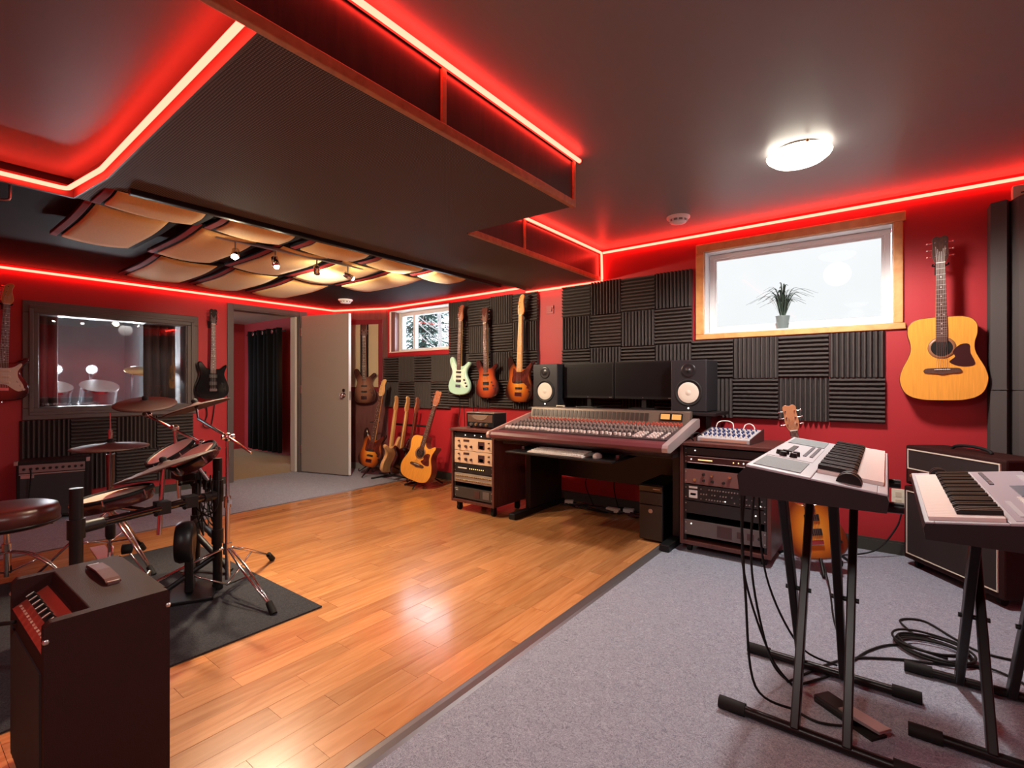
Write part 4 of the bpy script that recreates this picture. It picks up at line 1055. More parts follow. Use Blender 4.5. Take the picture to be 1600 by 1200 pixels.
# PC tower
t = thing('pc_tower', 'black computer tower on the floor at the right end of the desk', 'computer', (-1.352, 3.42, 0.0))
B().bx(-.088, .088, 0, .44, .012, .415).build('case', BLACK, t, .006)
B().bx(-.086, .086, -.010, .0, .02, .268).build('front_lower', mat('dark_pc_front', (.022, .019, .016), .35), t, .005)
B().bx(-.086, .086, -.010, .0, .272, .36).build('front_upper', MATS['dark_pc_front'], t, .005)
B().bx(-.086, .086, -.012, .0, .364, .408).build('front_top', GLOSSBLACK, t, .004)
B().lathe([(.012, 0), (.016, 0), (.016, .003), (.012, .003)], 20, T((0, -.010, .225)) @ RX(PI/2)).build('badge', STEEL, t)
o = B()
for x in (-.006, 0, .006): o.bx(x-.002, x+.002, -.0125, -.010, .221, .229)
o.build('badge_letters', STEEL, t); B().bx(.02, .07, -.0135, -.012, .384, .388).build('port_strip', STEEL, t)
for x in (-.06, .06):
    for y in (.05, .38): B().cyl((x, y, 0), (x, y, .014), .015, .015, 10).build('foot', RUBBER, t)

# ================================================================== RACKS
def rack(label, x0, x1, y, z0, z1, depth):
    w_ = x1-x0
    t = thing('equipment_rack', label, 'equipment rack', (x0, y, 0), 0, 'dark red wooden equipment racks on castors')
    B().bx(0, .022, 0, depth, z0, z1-.022).build('side_panel', RACKWOOD, t, .002); B().bx(w_-.022, w_, 0, depth, z0, z1-.022).build('side_panel', RACKWOOD, t, .002)
    B().bx(-.012, w_+.012, -.012, depth, z1-.022, z1).build('top_board', RACKWOOD, t, .003)
    B().bx(.022, w_-.022, 0, depth, z0, z0+.024).build('bottom_board', RACKWOOD, t, .002)
    B().bx(.022, w_-.022, depth-.012, depth, z0+.024, z1-.022).build('back_board', BLACK, t)
    for x in (.024, w_-.040): B().bx(x, x+.016, .016, .03, z0+.024, z1-.022).build('rack_rail', MATTE, t)
    for x in (.05, w_-.05):
        for yy in (.06, depth-.06):
            c_ = B(); c_.cyl((x-.014, yy, .026), (x+.014, yy, .026), .026, .026, 14); c_.bx(x-.018, x+.018, yy-.018, yy+.018, .035, z0); c_.build('castor', RUBBER, t)
    return t
def unit(name, label, x0, x1, y, z0, z1, m, kn=(), depth=.30, lamps=(), panels=(), screws=True):
    w_ = x1-x0; h = z1-z0
    t = thing(name, label, 'rack gear', (x0, y, z0), 0, 'rack-mounted audio units')
    B().bx(.012, w_-.012, .004, depth, .002, h-.002).build('chassis', MATTE, t)
    B().bx(0, w_, 0, .004, .001, h-.001).build('face_plate', m, t, .001)
    for (u0, u1, v0, v1, pm) in panels: B().bx(u0*w_, u1*w_, -.003, 0, v0*h, v1*h).build('panel', pm, t)
    for (u, v, r, km) in kn:
        B().cyl((u*w_, 0, v*h), (u*w_, -.014, v*h), r, r*.85, 12).build('knob', km, t)
    for (u, v, lm) in lamps: B().cyl((u*w_, 0, v*h), (u*w_, -.003, v*h), .004, .004, 8).build('indicator', lm, t)
    if screws:
        for u in (.018, .982):
            for v in (.2, .8): B().cyl((u*w_, 0, v*h), (u*w_, -.0015, v*h), .004, .004, 8).build('screw', STEEL, t)
    return t
KCH = CHROME
DK = mat('near_black_face', (.016, .014, .014), .4); PEACH = mat('beige_unit_face', (.66, .45, .30), .45); PINKU = mat('dull_rose_unit_face', (.23, .115, .105), .4, .2)
GREYU = mat('grey_unit_face', (.15, .125, .12), .4, .3); LITW = emit('white_indicator', (1, .95, .85), 2.0); LITG = emit('amber_indicator', (1, .55, .2), 1.5)
LGREY = mat('light_label', (.72, .68, .64), .5); DKPAN = mat('dark_meter_panel', (.07, .03, .028), .3)
R1 = rack('left dark red rack on castors, beside the guitar stands', -3.14, -2.64, 3.2, .085, .742, .46)
ux0, ux1, uy = -3.112, -2.668, 3.214
unit('patch_unit', 'slim black unit with white lamps at the top of the left rack', ux0, ux1, uy, .665, .708, DK, lamps=[(.3, .5, LITW), (.55, .55, LITW), (.72, .45, LITW)])
for i, (a, b, lab) in enumerate(((.548, .662, 'upper of the two beige preamp units in the left rack'), (.434, .546, 'lower of the two beige preamp units in the left rack'))):
    unit('preamp_unit', lab, ux0, ux1, uy, a, b, PEACH, kn=[(.14, .34, .013, DKPAN), (.32, .34, .014, DKPAN), (.46, .34, .012, DKPAN), (.13, .74, .008, DKPAN), (.92, .35, .010, DKPAN), (.92, .72, .007, DKPAN)],
         panels=[(.64, .80, .20, .78, DKPAN), (.25, .40, .70, .86, DKPAN), (.67, .77, .24, .50, LGREY)])
unit('effects_unit', 'black effects unit below the beige preamps in the left rack', ux0, ux1, uy, .352, .430, DK, panels=[(.10, .34, .44, .56, LGREY)], lamps=[(.42+.05*i, .5, LITG) for i in range(8)])
u = unit('patch_bay', 'silver patch bay with two rows of jacks in the left rack', ux0, ux1, uy, .262, .346, mat('silver_face', (.40, .36, .31), .4, .5), screws=False)
k = B()
for r in range(2):
    for c in range(20): k.cyl((.02+c*.0212, 0, .022+r*.036), (.02+c*.0212, -.010, .022+r*.036), .007, .007, 8)
stuff(k.build('jacks', mat('brass_jack', (.75, .60, .38), .3, .9), u))
k = B()
for r in range(2):
    for c in range(20): k.cyl((.02+c*.0212, -.010, .022+r*.036), (.02+c*.0212, -.0105, .022+r*.036), .004, .004, 6)
stuff(k.build('jack_holes', BLACK, u))
unit('power_amp', 'dark power amplifier at the bottom of the left rack', ux0, ux1, uy, .122, .222, mat('dark_grey_amp_face', (.045, .038, .034), .45), panels=[(.54, .68, .2, .8, DKPAN), (.76, .92, .2, .85, GREYU), (.04, .10, .80, .84, LGREY), (.04, .10, .64, .68, LGREY)])
R2 = rack('right dark red rack on castors, between the computer and keyboard', -1.125, -.565, 3.36, .055, .745, .50)
vx0, vx1, vy = -1.097, -.593, 3.375
unit('headphone_amp', 'slim black unit with one lamp at the top of the right rack', vx0, vx1, vy, .662, .712, DK, lamps=[(.14, .6, LITW)])
unit('tape_unit', 'slim unit with silver edges in the right rack', vx0, vx1, vy, .605, .658, mat('dark_red_face', (.07, .022, .022), .4), panels=[(.04, .97, .86, .93, LGREY), (.04, .97, .06, .12, LGREY), (.18, .36, .45, .55, LITG)], lamps=[(.09, .5, LITW), (.62, .5, LITG), (.68, .5, LITG), (.74, .5, LITW), (.82, .5, LITG)])
unit('compressor_unit', 'dull rose compressor with eight knobs in the right rack', vx0, vx1, vy, .465, .566, PINKU, kn=[(.14, .30, .012, KCH), (.25, .30, .010, DK), (.25, .70, .010, DK), (.36, .28, .010, DK), (.36, .70, .012, KCH), (.50, .28, .010, DK), (.58, .70, .012, KCH), (.72, .5, .014, DK)])
u = unit('channel_unit', 'black unit crowded with small knobs and a white label in the right rack', vx0, vx1, vy, .352, .460, DK, panels=[(.06, .17, .18, .66, LGREY), (.06, .17, .78, .90, LGREY), (.08, .15, .34, .48, KR)], lamps=[(.52, .2, LITW), (.93, .2, LITW)])
k = B(); rr = random.Random(5)
for c in range(22):
    for r in range(3):
        if rr.random() < .8: k.cyl((.11+c*.0175, 0, .02+r*.033), (.11+c*.0175, -.009, .02+r*.033), .005, .004, 7)
stuff(k.build('small_knobs', STEEL, u))
unit('blank_unit', 'plain black unit with a single lamp in the right rack', vx0, vx1, vy, .265, .348, DK, lamps=[(.88, .55, LITW)])
unit('graphic_unit', 'grey unit with a dark display near the bottom of the right rack', vx0, vx1, vy, .118, .222, GREYU, panels=[(.42, .60, .14, .86, DKPAN), (.66, .74, .3, .7, DKPAN), (.78, .86, .3, .7, DKPAN)], lamps=[(.09, .75, LITW)], kn=[(.92, .5, .010, DK)])
# small valve amp on the left rack
t = thing('valve_amp_head', 'small steel valve amp with polished curved plate on the left rack', 'amplifier', (-2.90, 3.40, .742))
B().bx(-.16, .16, -.08, .10, 0.012, .135).build('case', MATTE, t, .004)
B().bx(-.145, .145, -.083, -.080, .055, .122).build('front_plate', mat('warm_polished_plate', (.72, .56, .40), .22, .9), t)
B().prism(closed([(-.09, .118), (0, .120), (.09, .118), (.06, .085), (0, .072), (-.06, .085)], 4), -.088, -.083).build('curved_plate', mat('bright_plate', (.9, .75, .58), .2, .8), t)
for i, x in enumerate((-.10, -.04, .02, .08)): B().cyl((x, -.08, .034), (x, -.098, .034), .014, .012, 14).build('knob', mat('brass_knob', (.6, .42, .22), .3, .9) if i % 2 else STEEL, t)
B().bx(-.165, .165, -.085, .105, .135, .142).build('lid', STEEL, t, .002)
for x in (-.13, .13):
    for y in (-.05, .07): B().cyl((x, y, 0), (x, y, .014), .012, .012, 8).build('foot', RUBBER, t)
# small mixer on the right rack
t = thing('compact_mixer', 'small grey mixer with blue knobs on the right rack', 'audio mixer', (-.86, 3.60, .746), -.08)
yz([(-.14, .0), (-.14, .028), (.14, .075), (.15, .075), (.15, 0)], -.17, .17, 'case', mat('pale_grey_mixer', (.46, .45, .47), .4), t, .003)
for x in (-.176, .170): yz([(-.145, .0), (-.145, .034), (.14, .082), (.155, .082), (.155, 0)], x, x+.006, 'end_cheek', mat('dark_cheek', (.05, .035, .035), .4), t)
a_ = math.atan2(.047, .28); MS = T((0, -.14, .028)) @ RX(a_)
kb = B(); kw = B()
for c in range(10):
    for r in range(8):
        (kb if r % 3 else kw).cyl((-.145+c*.0315, .035+r*.030, 0), (-.145+c*.0315, .035+r*.030, .014), .0085, .007, 8, MS)
stuff(kb.build('blue_knobs', mat('navy_knob', (.035, .055, .16), .4), t)); stuff(kw.build('white_knobs', LGREY, t))
B().bx(-.15, .15, -.1415, -.139, .006, .022).build('front_strip', mat('peach_strip', (.55, .30, .22), .5), t)
cable('patch_cable', [(-.98, 3.70, .80), (-.97, 3.72, .86), (-.92, 3.74, .875), (-.87, 3.72, .86), (-.86, 3.70, .81)], 'white patch cable looping over the small mixer, left one', .004, 'patch cables on the small mixer', m=LGREY)
cable('patch_cable', [(-.80, 3.71, .81), (-.79, 3.73, .85), (-.76, 3.74, .86), (-.73, 3.72, .84), (-.725, 3.70, .81)], 'white patch cable looping over the small mixer, right one', .004, 'patch cables on the small mixer', m=LGREY)
cable('adapter_cable', [(-1.06, 3.45, .75), (-1.07, 3.42, .78), (-1.05, 3.50, .80), (-1.00, 3.52, .765)], 'short black cable plugged in at the left of the small mixer', .005)
# cables and power bricks under the desk
rr = random.Random(11)
CM = [RUBBER, mat('dark_grey_cable', (.04, .04, .04), .6), mat('dull_red_cable', (.10, .02, .02), .6)]
where = ('left', 'left middle', 'middle', 'right middle', 'right')
for i in range(10):
    x = -2.4+.105*i; p = []
    for j in range(6): p.append((x+rr.uniform(-.2, .25), 4.0+rr.uniform(-.10, .12), .008+.02*rr.random()))
    o = cable('floor_cable', p, 'dark cable in the tangle along the wall under the desk', .006, 'tangled cables under the desk', 6, CM[i % 3])
for i, x in enumerate((-2.2, -1.95, -1.7, -1.5)):
    cable('hanging_cable', [(x, 3.93, .62), (x+.03, 4.02, .40), (x-.05+.04*i, 4.08, .2), (x+.05, 4.05, .02)], 'thin cable hanging behind the desk, %s one' % ('first', 'second', 'third', 'fourth')[i], .005, 'cables hanging behind the desk')
for i, (x, y, sx, sy) in enumerate(((-1.92, 3.98, .12, .05), (-1.80, 4.04, .09, .06), (-2.38, 4.0, .08, .05))):
    t = thing('power_brick', ('pale power strip in the middle of the cables under the desk', 'small power adapter behind the pale strip', 'pale adapter by the left desk leg')[i], 'power adapter', (x, y, .012), .2*i)
    B().bx(-sx/2, sx/2, -sy/2, sy/2, 0, .035).build('case', CREAM if i != 1 else LGREY, t, .005); B().cyl((sx/2, 0, .015), (sx/2+.03, 0, .015), .008, .006, 8).build('plug', RUBBER, t)
# ================================================================== SYNTH KEYBOARDS
SILV = mat('silver_keyboard_top', (.50, .50, .53), .38, .15)
SILVD = mat('lavender_grey_panel', (.36, .33, .38), .4, .1)
WKEY = mat('white_key', (.82, .72, .68), .3); BKEY = mat('black_key', (.010, .009, .009), .4, spec=.3)
KBODY = mat('black_keyboard_body', (.011, .008, .009), .45, bump=.08, bscale=400)
GRILL = mat('teal_grey_grille', (.20, .24, .25), .6, bump=.5, bscale=700)
def synth(label, loc, rz, style):
    t = thing('electronic_keyboard', label, 'keyboard', loc, rz, 'electronic keyboards on X stands')
    L = .94; h = L/2
    body = [(-.175, .0), (-.18, .03), (-.175, .045), (.16, .088), (.185, .06), (.178, 0)]
    yz(body, -h+.002, h-.002, 'body', KBODY, t, .004)
    sl = math.atan2(.043, .335); MT = T((0, -.175, .045)) @ RX(sl)         # top face frame: y runs back
    # silver top frame around the key bed
    o = B(); kx0, kx1 = -h+.115, h-.018
    o.bx(-h, h, -.002, .020, 0, .006, MT); o.bx(-h, kx0, .020, .170, 0, .006, MT); o.bx(kx1, h, .020, .170, 0, .006, MT); o.bx(-h, h, .170, .338, 0, .008, MT)
    o.build('top_panel', SILV, t, .002)
    B().bx(kx0, kx1, .020, .170, -.004, .001, MT).build('key_bed', BLACK, t)
    kw = (kx1-kx0)/36
    wm = B().bx(-kw/2+.0005, kw/2-.0005, -.012, .146, 0, .016).mesh('white_key', WKEY); bmsh = B().prism([(0, 0), (0, .012), (.010, .016), (.096, .016), (.096, 0)], -.0055, .0055, Matrix(((0, 1, 0, 0), (1, 0, 0, 0), (0, 0, 1, 0), (0, 0, 0, 1)))).mesh('black_key', BKEY)
    for i in range(36):
        k = bpy.data.objects.new('white_key', wm); COL.objects.link(k); k.parent = t; k.matrix_local = MT @ T((kx0+kw*(i+.5), .020, 0))
        if i % 7 in (0, 1, 3, 4, 5) and i < 35:
            k = bpy.data.objects.new('black_key', bmsh); COL.objects.link(k); k.parent = t; k.matrix_local = MT @ T((kx0+kw*(i+1), .072, .013))
    for x in (-h+.045, -h+.08):
        B().cyl((x-.010, .085, .004), (x+.010, .085, .004), .030, .030, 20, MT).build('pitch_wheel', BKEY, t)
    if style == 0:
        for x0, x1 in ((-h+.03, -h+.24), (h-.24, h-.03)): B().bx(x0, x1, .200, .325, .008, .010, MT).build('speaker_grille', GRILL, t)
        B().bx(-.20, .20, .195, .33, .008, .0095, MT).build('control_panel', mat('pale_panel', (.56, .56, .60), .4), t)
        B().bx(-.05, .13, .275, .292, .0095, .013, MT).build('display', BLACK, t)
        for x, y in ((-.17, .285), (-.14, .30), (-.165, .255), (-.115, .285), (-.12, .252)): B().cyl((x, y, .009), (x, y, .024), .012, .010, 12, MT).build('knob', BKEY, t)
        k = B()
        for i in range(16):
            for r in range(2): k.box((-.09+i*.018, .21+r*.02, .011), (.011, .010, .004), MT)
        stuff(k.build('buttons', mat('dark_grey_button', (.16, .16, .18), .4), t))
    else:
        B().bx(-h+.02, h-.02, .185, .332, .008, .0095, MT).build('control_panel', SILVD, t)
        B().bx(-.10, .10, .25, .315, .0095, .0125, MT).build('display', mat('grey_lcd', (.20, .21, .25), .2), t)
        for x0, x1, y0, y1 in ((.14, .36, .295, .315), (-.34, -.16, .30, .32), (.18, .40, .20, .212)): B().bx(x0, x1, y0, y1, .0095, .012, MT).build('label_strip', SILV, t)
        k = B(); k2 = B()
        for i in range(12):
            k.box((-.40+i*.024, .21, .012), (.016, .012, .005), MT); k2.box((.13+i*.022, .24, .012), (.014, .010, .005), MT); k.box((.15+i*.022, .27, .012), (.012, .010, .005), MT)
        stuff(k.build('buttons', mat('dark_grey_button', (.16, .16, .18), .4), t)); stuff(k2.build('pale_buttons', LGREY, t))
        for x in (.40, .36): B().cyl((x, .31, .009), (x, .31, .022), .012, .010, 12, MT).build('knob', BKEY, t)
    for x in (-.38, .38):
        for y in (-.14, .15): B().cyl((x, y, -.008), (x, y, .001), .014, .014, 10).build('foot', RUBBER, t)
    return t
synth('silver keyboard with teal speaker grilles on the nearer stand, keys to the right', (-.175, 2.06, .805), PI/2, 0)
synth('silver grey keyboard with display at the right edge, keys to the left', (.262, 2.27, .703), -PI/2, 1)
LEGM = mat('dark_bronze_black_tube', (.009, .006, .006), .35, .2, spec=.35)
def xstand(label, x0, x1, ya, yb, ztop, lx):
    t = thing('keyboard_stand', label, 'keyboard stand', ((x0+x1)/2, (ya+yb)/2, 0), 0, 'black double X keyboard stands')
    cx, cy = (x0+x1)/2, (ya+yb)/2; hy = (yb-ya)/2
    for y in (-hy, hy):
        o = B(); o.cyl((x0-cx+.06, y, .02), (x1-cx-.06, y, .02), .016, .016, 14); f_ = o.build('foot_bar', LEGM, t)
        for a, b in ((x0-cx, x0-cx+.085), (x1-cx-.085, x1-cx)): B().cyl((a, y, .0215), (b, y, .0215), .0212, .0212, 14).build('rubber_end', RUBBER, f_)
        B().cyl((x0-cx+.10, y*.98, ztop-.02), (x1-cx-.06, y*.98, ztop-.02), .016, .016, 14).build('top_bar', LEGM, t)
    for k, x in enumerate(lx):
        for s in (-1, 1):
            p0 = Vector((x-cx+(.018 if s > 0 else -.018), -s*hy, .02)); p1 = Vector((x-cx+(.018 if s > 0 else -.018), s*hy, ztop-.02))
            d = (p1-p0); q = d.to_track_quat('Z', 'X').to_matrix().to_4x4()
            M = T((p0+p1)/2) @ Matrix.Rotation(0, 4, 'Z') @ q
            ang = math.atan2(d.y, d.z)
            M = T((p0+p1)/2) @ RX(-ang)
            B().box((0, 0, 0), (.026, .042, d.length), M).build('leg', LEGM, t, .004)
        B().cyl((x-cx-.040, 0, ztop/2), (x-cx+.040, 0, ztop/2), .008, .008, 12).build('pivot_bolt', MATTE, t)
xstand('black X stand under the keyboard with teal grilles', -.47, .10, 1.82, 2.27, .797, (-.255, -.115))
xstand('black X stand under the keyboard at the right edge', .055, .62, 2.05, 2.50, .695, (.235, .375))
t = thing('sustain_pedal', 'small black and silver sustain pedal on the carpet', 'pedal', (-.10, 2.02, 0), -.62)
B().bx(-.11, .03, -.035, .035, 0, .028).build('base', BLACK, t, .005)
B().prism([(-.02, .020), (.12, .034), (.12, .042), (-.02, .034)], -.026, .026).build('treadle', STEEL, t, .003)
B().bx(.01, .10, -.033, .033, 0, .008).build('rubber_plate', RUBBER, t)
# cables on the carpet
KG_ = 'black cables trailing from the keyboards'
nmc = ('leftmost', 'second from the left', 'third from the left', 'rightmost')
for i, (a, b, c, d) in enumerate((((-.345, 1.66, .86), (-.37, 1.75, .45), (-.36, 1.85, .10), (-.25, 1.95, .008)), ((-.345, 1.70, .86), (-.385, 1.80, .50), (-.34, 2.0, .15), (-.28, 2.10, .008)),
                              ((-.345, 1.85, .86), (-.39, 1.95, .45), (-.35, 2.05, .12), (-.30, 2.12, .008)), ((-.345, 1.92, .86), (-.37, 2.1, .40), (-.28, 2.25, .10), (-.16, 2.36, .008)))):
    cable('keyboard_cable', [a, (a[0]-.02, a[1]+.01, a[2]-.08), b, c, d], 'black cable hanging from the nearer keyboard, %s' % nmc[i], .0042, KG_)
cable('floor_lead', [(-.25, 1.95, .006), (-.18, 1.93, .006), (-.10, 1.98, .008), (-.20, 2.02, .03)], 'black lead running to the sustain pedal', .0042, KG_)
cable('floor_lead', [(-.30, 2.12, .006), (-.15, 2.42, .006), (.0, 2.55, .006), (.15, 2.62, .006), (.30, 2.70, .006)], 'black lead crossing the carpet from the stand to the coil', .0045, KG_)
cable('floor_lead', [(-.28, 2.10, .006), (-.16, 2.30, .006), (-.06, 2.58, .006), (.05, 2.72, .006), (.2, 2.70, .006)], 'second black lead crossing the carpet toward the coil', .0045, KG_)
cp = []; rr = random.Random(2)
for i in range(64):
    a = i/64*5*2*PI; r = .105+.03*math.sin(i*.37)+.012*rr.random()
    cp.append((.155+r*1.05*math.cos(a)+.02*math.sin(i*.11), 2.74+r*.85*math.sin(a), .006+.0055*(i/13)))
cable('cable_coil', cp, 'coiled black cable lying on the carpet between the keyboards', .0048, None, 4)
cable('floor_lead', [(.10, 2.86, .008), (.05, 3.00, .006), (.14, 3.06, .006), (.24, 2.93, .006), (.32, 2.85, .006), (.46, 2.86, .006), (.62, 2.92, .006)], 'black lead looping behind the coil', .0045, KG_)
cable('floor_lead', [(.22, 2.66, .02), (.34, 2.70, .008), (.46, 2.62, .006), (.62, 2.60, .006)], 'black lead leaving the coil to the right', .0045, KG_)
cable('floor_lead', [(.08, 4.10, .32), (.05, 4.08, .2), (-.06, 4.0, .05), (-.24, 3.9, .007), (-.40, 3.75, .006)], 'black lead from the outlet along the red wall', .005, KG_)
cable('stand_lead', [(-.30, 3.45, .07), (-.25, 3.2, .02), (-.20, 2.8, .006), (-.14, 2.5, .006)], 'black lead from the amber guitar across the carpet', .0042, KG_)

# ================================================================== AMPLIFIERS
# head and cabinet on the right
ang = math.atan2(-.52, .385)
cab = thing('speaker_cabinet', 'large black speaker cabinet with white piping on the floor', 'speaker cabinet', (.085, 3.985, 0), ang)
CW = .647
PIPE = mat('white_piping', (.74, .66, .56), .5); GRILLC = mat('brown_black_grille_cloth', (.020, .012, .011), .8, bump=.4, bscale=700)
B().bx(0, CW, .0, .27, .045, .50).build('cabinet', BROWNTOLEX, cab, .010)
B().bx(.035, CW-.035, -.004, .0, .085, .465).build('grille_cloth', GRILLC, cab)
pp = B(); frame_rect(pp, .028, CW-.028, .078, .472, .005, -.008, -.001); pp.build('piping', PIPE, cab)
for x in (.06, CW-.06):
    for y in (.05, .22):
        o = B(); o.cyl((x-.012, y, .022), (x+.012, y, .022), .022, .022, 12); o.bx(x-.015, x+.015, y-.015, y+.015, .03, .045); o.build('castor', RUBBER, cab)
hd = thing('amplifier_head', 'black amplifier head with handle on top of the speaker cabinet', 'amplifier', (.085, 3.985, .501), ang)
B().bx(.0, CW, .01, .25, 0.008, .255).build('cabinet', BROWNTOLEX, hd, .012)
B().bx(.03, CW-.03, .006, .010, .115, .225).build('grille_panel', GRILLC, hd)
pp = B(); frame_rect(pp, .026, CW-.026, .108, .232, .006, .002, .010); pp.build('piping', PIPE, hd)
B().bx(.03, CW-.03, .004, .010, .03, .10).build('control_panel', mat('dark_brown_panel', (.05, .014, .012), .4), hd)
for i in range(8): B().cyl((.07+i*.062, .004, .07), (.07+i*.062, -.012, .07), .011, .009, 12).build('knob', mat('gold_knob', (.62, .42, .24), .35, .8), hd)
o = B(); o.tube(smoothline([(.20, .13, .257), (.23, .13, .275), (CW/2, .13, .284), (CW-.23, .13, .275), (CW-.20, .13, .257)], 6), .009, 8); o.build('handle', RUBBER, hd)
for x in (.05, CW-.05):
    for y in (.04, .22): B().cyl((x, y, 0), (x, y, .010), .014, .014, 10).build('foot', RUBBER, hd)
# foreground combo
A = thing('combo_amplifier', 'brown black combo amplifier with knob panel and strap handle, nearest', 'amplifier', (-1.875, .39, 0))
ax, ay, az = .235, .133, .55
yz([(-ay, .02), (-ay, az-.088), (-ay+.085, az-.040), (-ay+.092, az), (ay, az), (ay, .02)], -ax+.028, ax-.028, 'cabinet', BROWNTOLEX, A, .004)
for s in (-1, 1): yz([(-ay, .02), (-ay, az-.012), (-ay+.012, az), (ay-.006, az), (ay, az-.006), (ay, .02)], s*ax, s*(ax-.029), 'end_panel', BROWNTOLEX, A, .004)
RPAN = mat('red_brown_control_panel', (.30, .045, .030), .4)
B().prism([(-.205, 0), (.205, 0), (.205, .004), (-.205, .004)], 0, .09, T((0, -ay+.002, az-.086)) @ RX(.52)).build('control_panel', RPAN, A)
MP = T((0, -ay+.002, az-.086)) @ RX(.52)
for i in range(8): B().cyl((-.16+i*.044, .05, .004), (-.16+i*.044, .05, .026), .013, .011, 14, MP).build('knob', BKEY, A)
k = B()
for i in range(8): k.box((-.16+i*.044, .05, .0265), (.003, .02, .001), MP)
stuff(k.build('knob_pointers', PEARL, A))
k = B()
for i in range(14): k.box((-.18+i*.027, .018, .0045), (.014, .006, .001), MP)
stuff(k.build('panel_print', mat('pale_print', (.62, .45, .34), .5), A))
B().bx(-ax+.03, ax-.03, -ay-.004, -ay, .05, az-.13).build('grille', GRILLC, A)
hm = B(); hm.prism(smoothline([(-.085, .0, 0), (-.065, .014, 0), (0, .024, 0), (.065, .014, 0), (.085, .0, 0)], 5) and [(-.11, .001), (-.09, .008), (0, .013), (.09, .008), (.11, .001), (.11, .007), (.09, .014), (0, .019), (-.09, .014), (-.11, .007)], -.018, .018, T((-.05, .046, az)) @ RZ(0))
hm.build('strap_handle', mat('red_brown_leather', (.10, .022, .017), .55, spec=.2, bump=.15, bscale=300), A, .003)
for x in (-.15, .05): B().bx(x-.012, x+.012, .032, .060, az, az+.009).build('handle_cap', STEEL, A)
for x in (-ax, ax):
    for y in (-ay, ay): B().ball((x*.985, y*.97, az-.045), .008, 8).build('rivet', STEEL, A)
for x in (-.19, .19):
    for y in (-.10, .10): B().cyl((x, y, 0), (x, y, .022), .018, .018, 10).build('foot', RUBBER, A)
cable('amp_lead', [(-1.98, .25, .46), (-2.05, .20, .42), (-2.10, .20, .2), (-2.08, .22, .02), (-2.2, .15, .008)], 'black lead plugged into the nearest combo amplifier', .006)
# back combo by the studio wall
A2 = thing('combo_amplifier', 'black combo amplifier with silver panel under the studio glass', 'amplifier', (-5.66, .72, 0), math.radians(72))
B().bx(0, .45, .0, .24, .015, .50).build('cabinet', TOLEX, A2, .008)
B().bx(.025, .425, -.004, 0, .04, .385).build('grille', mat('dark_grey_grille', (.030, .030, .033), .7, bump=.4, bscale=600), A2)
B().bx(.02, .43, -.008, 0, .405, .47).build('control_panel', mat('pewter_panel', (.30, .27, .27), .35, .6), A2)
B().bx(.02, .43, -.010, -.003, .388, .397).build('trim_bar', STEEL, A2); B().bx(.03, .11, -.011, -.004, .36, .385).build('badge', STEEL, A2)
for i in range(10): B().cyl((.05+i*.040, -.008, .437), (.05+i*.040, -.022, .437), .011, .010, 12).build('knob', BKEY, A2)
for x in (0.0, .45):
    B().bx(x-.012, x+.012, -.006, .03, .47, .505).build('corner_cap', STEEL, A2, .003)
for x in (.04, .41):
    for y in (.03, .21): B().cyl((x, y, 0), (x, y, .018), .015, .015, 10).build('foot', RUBBER, A2)
cable('guitar_lead', [(-5.62, .80, .43), (-5.60, .80, .38), (-5.61, .79, .2), (-5.55, .78, .01), (-5.4, .9, .007)], 'black lead plugged into the amplifier under the studio glass', .005)

# ================================================================== PLANT on the window sill
t = thing('potted_grass_plant', 'small grassy plant in a grey green pot on the window sill', 'plant', (-.632, YB+.052, WZ0+.011))
B().lathe([(.034, 0), (.036, .004), (.048, .095), (.050, .100), (.045, .100), (.042, .085)], 24).build('pot', mat('grey_green_pot', (.16, .20, .20), .35), t)
B().lathe([(.042, .082), (.041, .090)], 20).build('soil', mat('soil', (.03, .02, .015), .9), t)
rr = random.Random(8); GRS = mat('dull_green_blade', (.050, .085, .062), .5, var=.2, vscale=10)
for i in range(64):
    a = rr.random()*2*PI; L = rr.uniform(.17, .31); sp = rr.uniform(.15, 1.15)
    dx, dy = math.cos(a), math.sin(a)*(.28 if math.sin(a) > 0 else .6)
    P_ = smoothline([(dx*.012, dy*.012, .088), (dx*.035*sp*1.5, dy*.03, .10+L*.42), (dx*L*.42*sp, dy*L*.35*sp, .10+L*.74*(1.15-.3*sp)), (dx*L*.85*sp, dy*L*.6*sp, .10+L*.72*(1.25-.62*sp))], 4)
    vs = []; fs = []
    n = len(P_)
    for j, p in enumerate(P_):
        w_ = .0055*(1-j/(n-1))**.5+.0012
        s_ = Vector((-math.sin(a), math.cos(a), 0))*w_
        vs += [tuple(p-s_), tuple(p+s_), tuple(p+Vector((0, 0, .0012)))]
    for j in range(n-1):
        for q in range(3): fs.append((j*3+q, j*3+(q+1) % 3, (j+1)*3+(q+1) % 3, (j+1)*3+q))
    B().add(vs, fs, None, 0, True).build('leaf_blade', GRS, t)
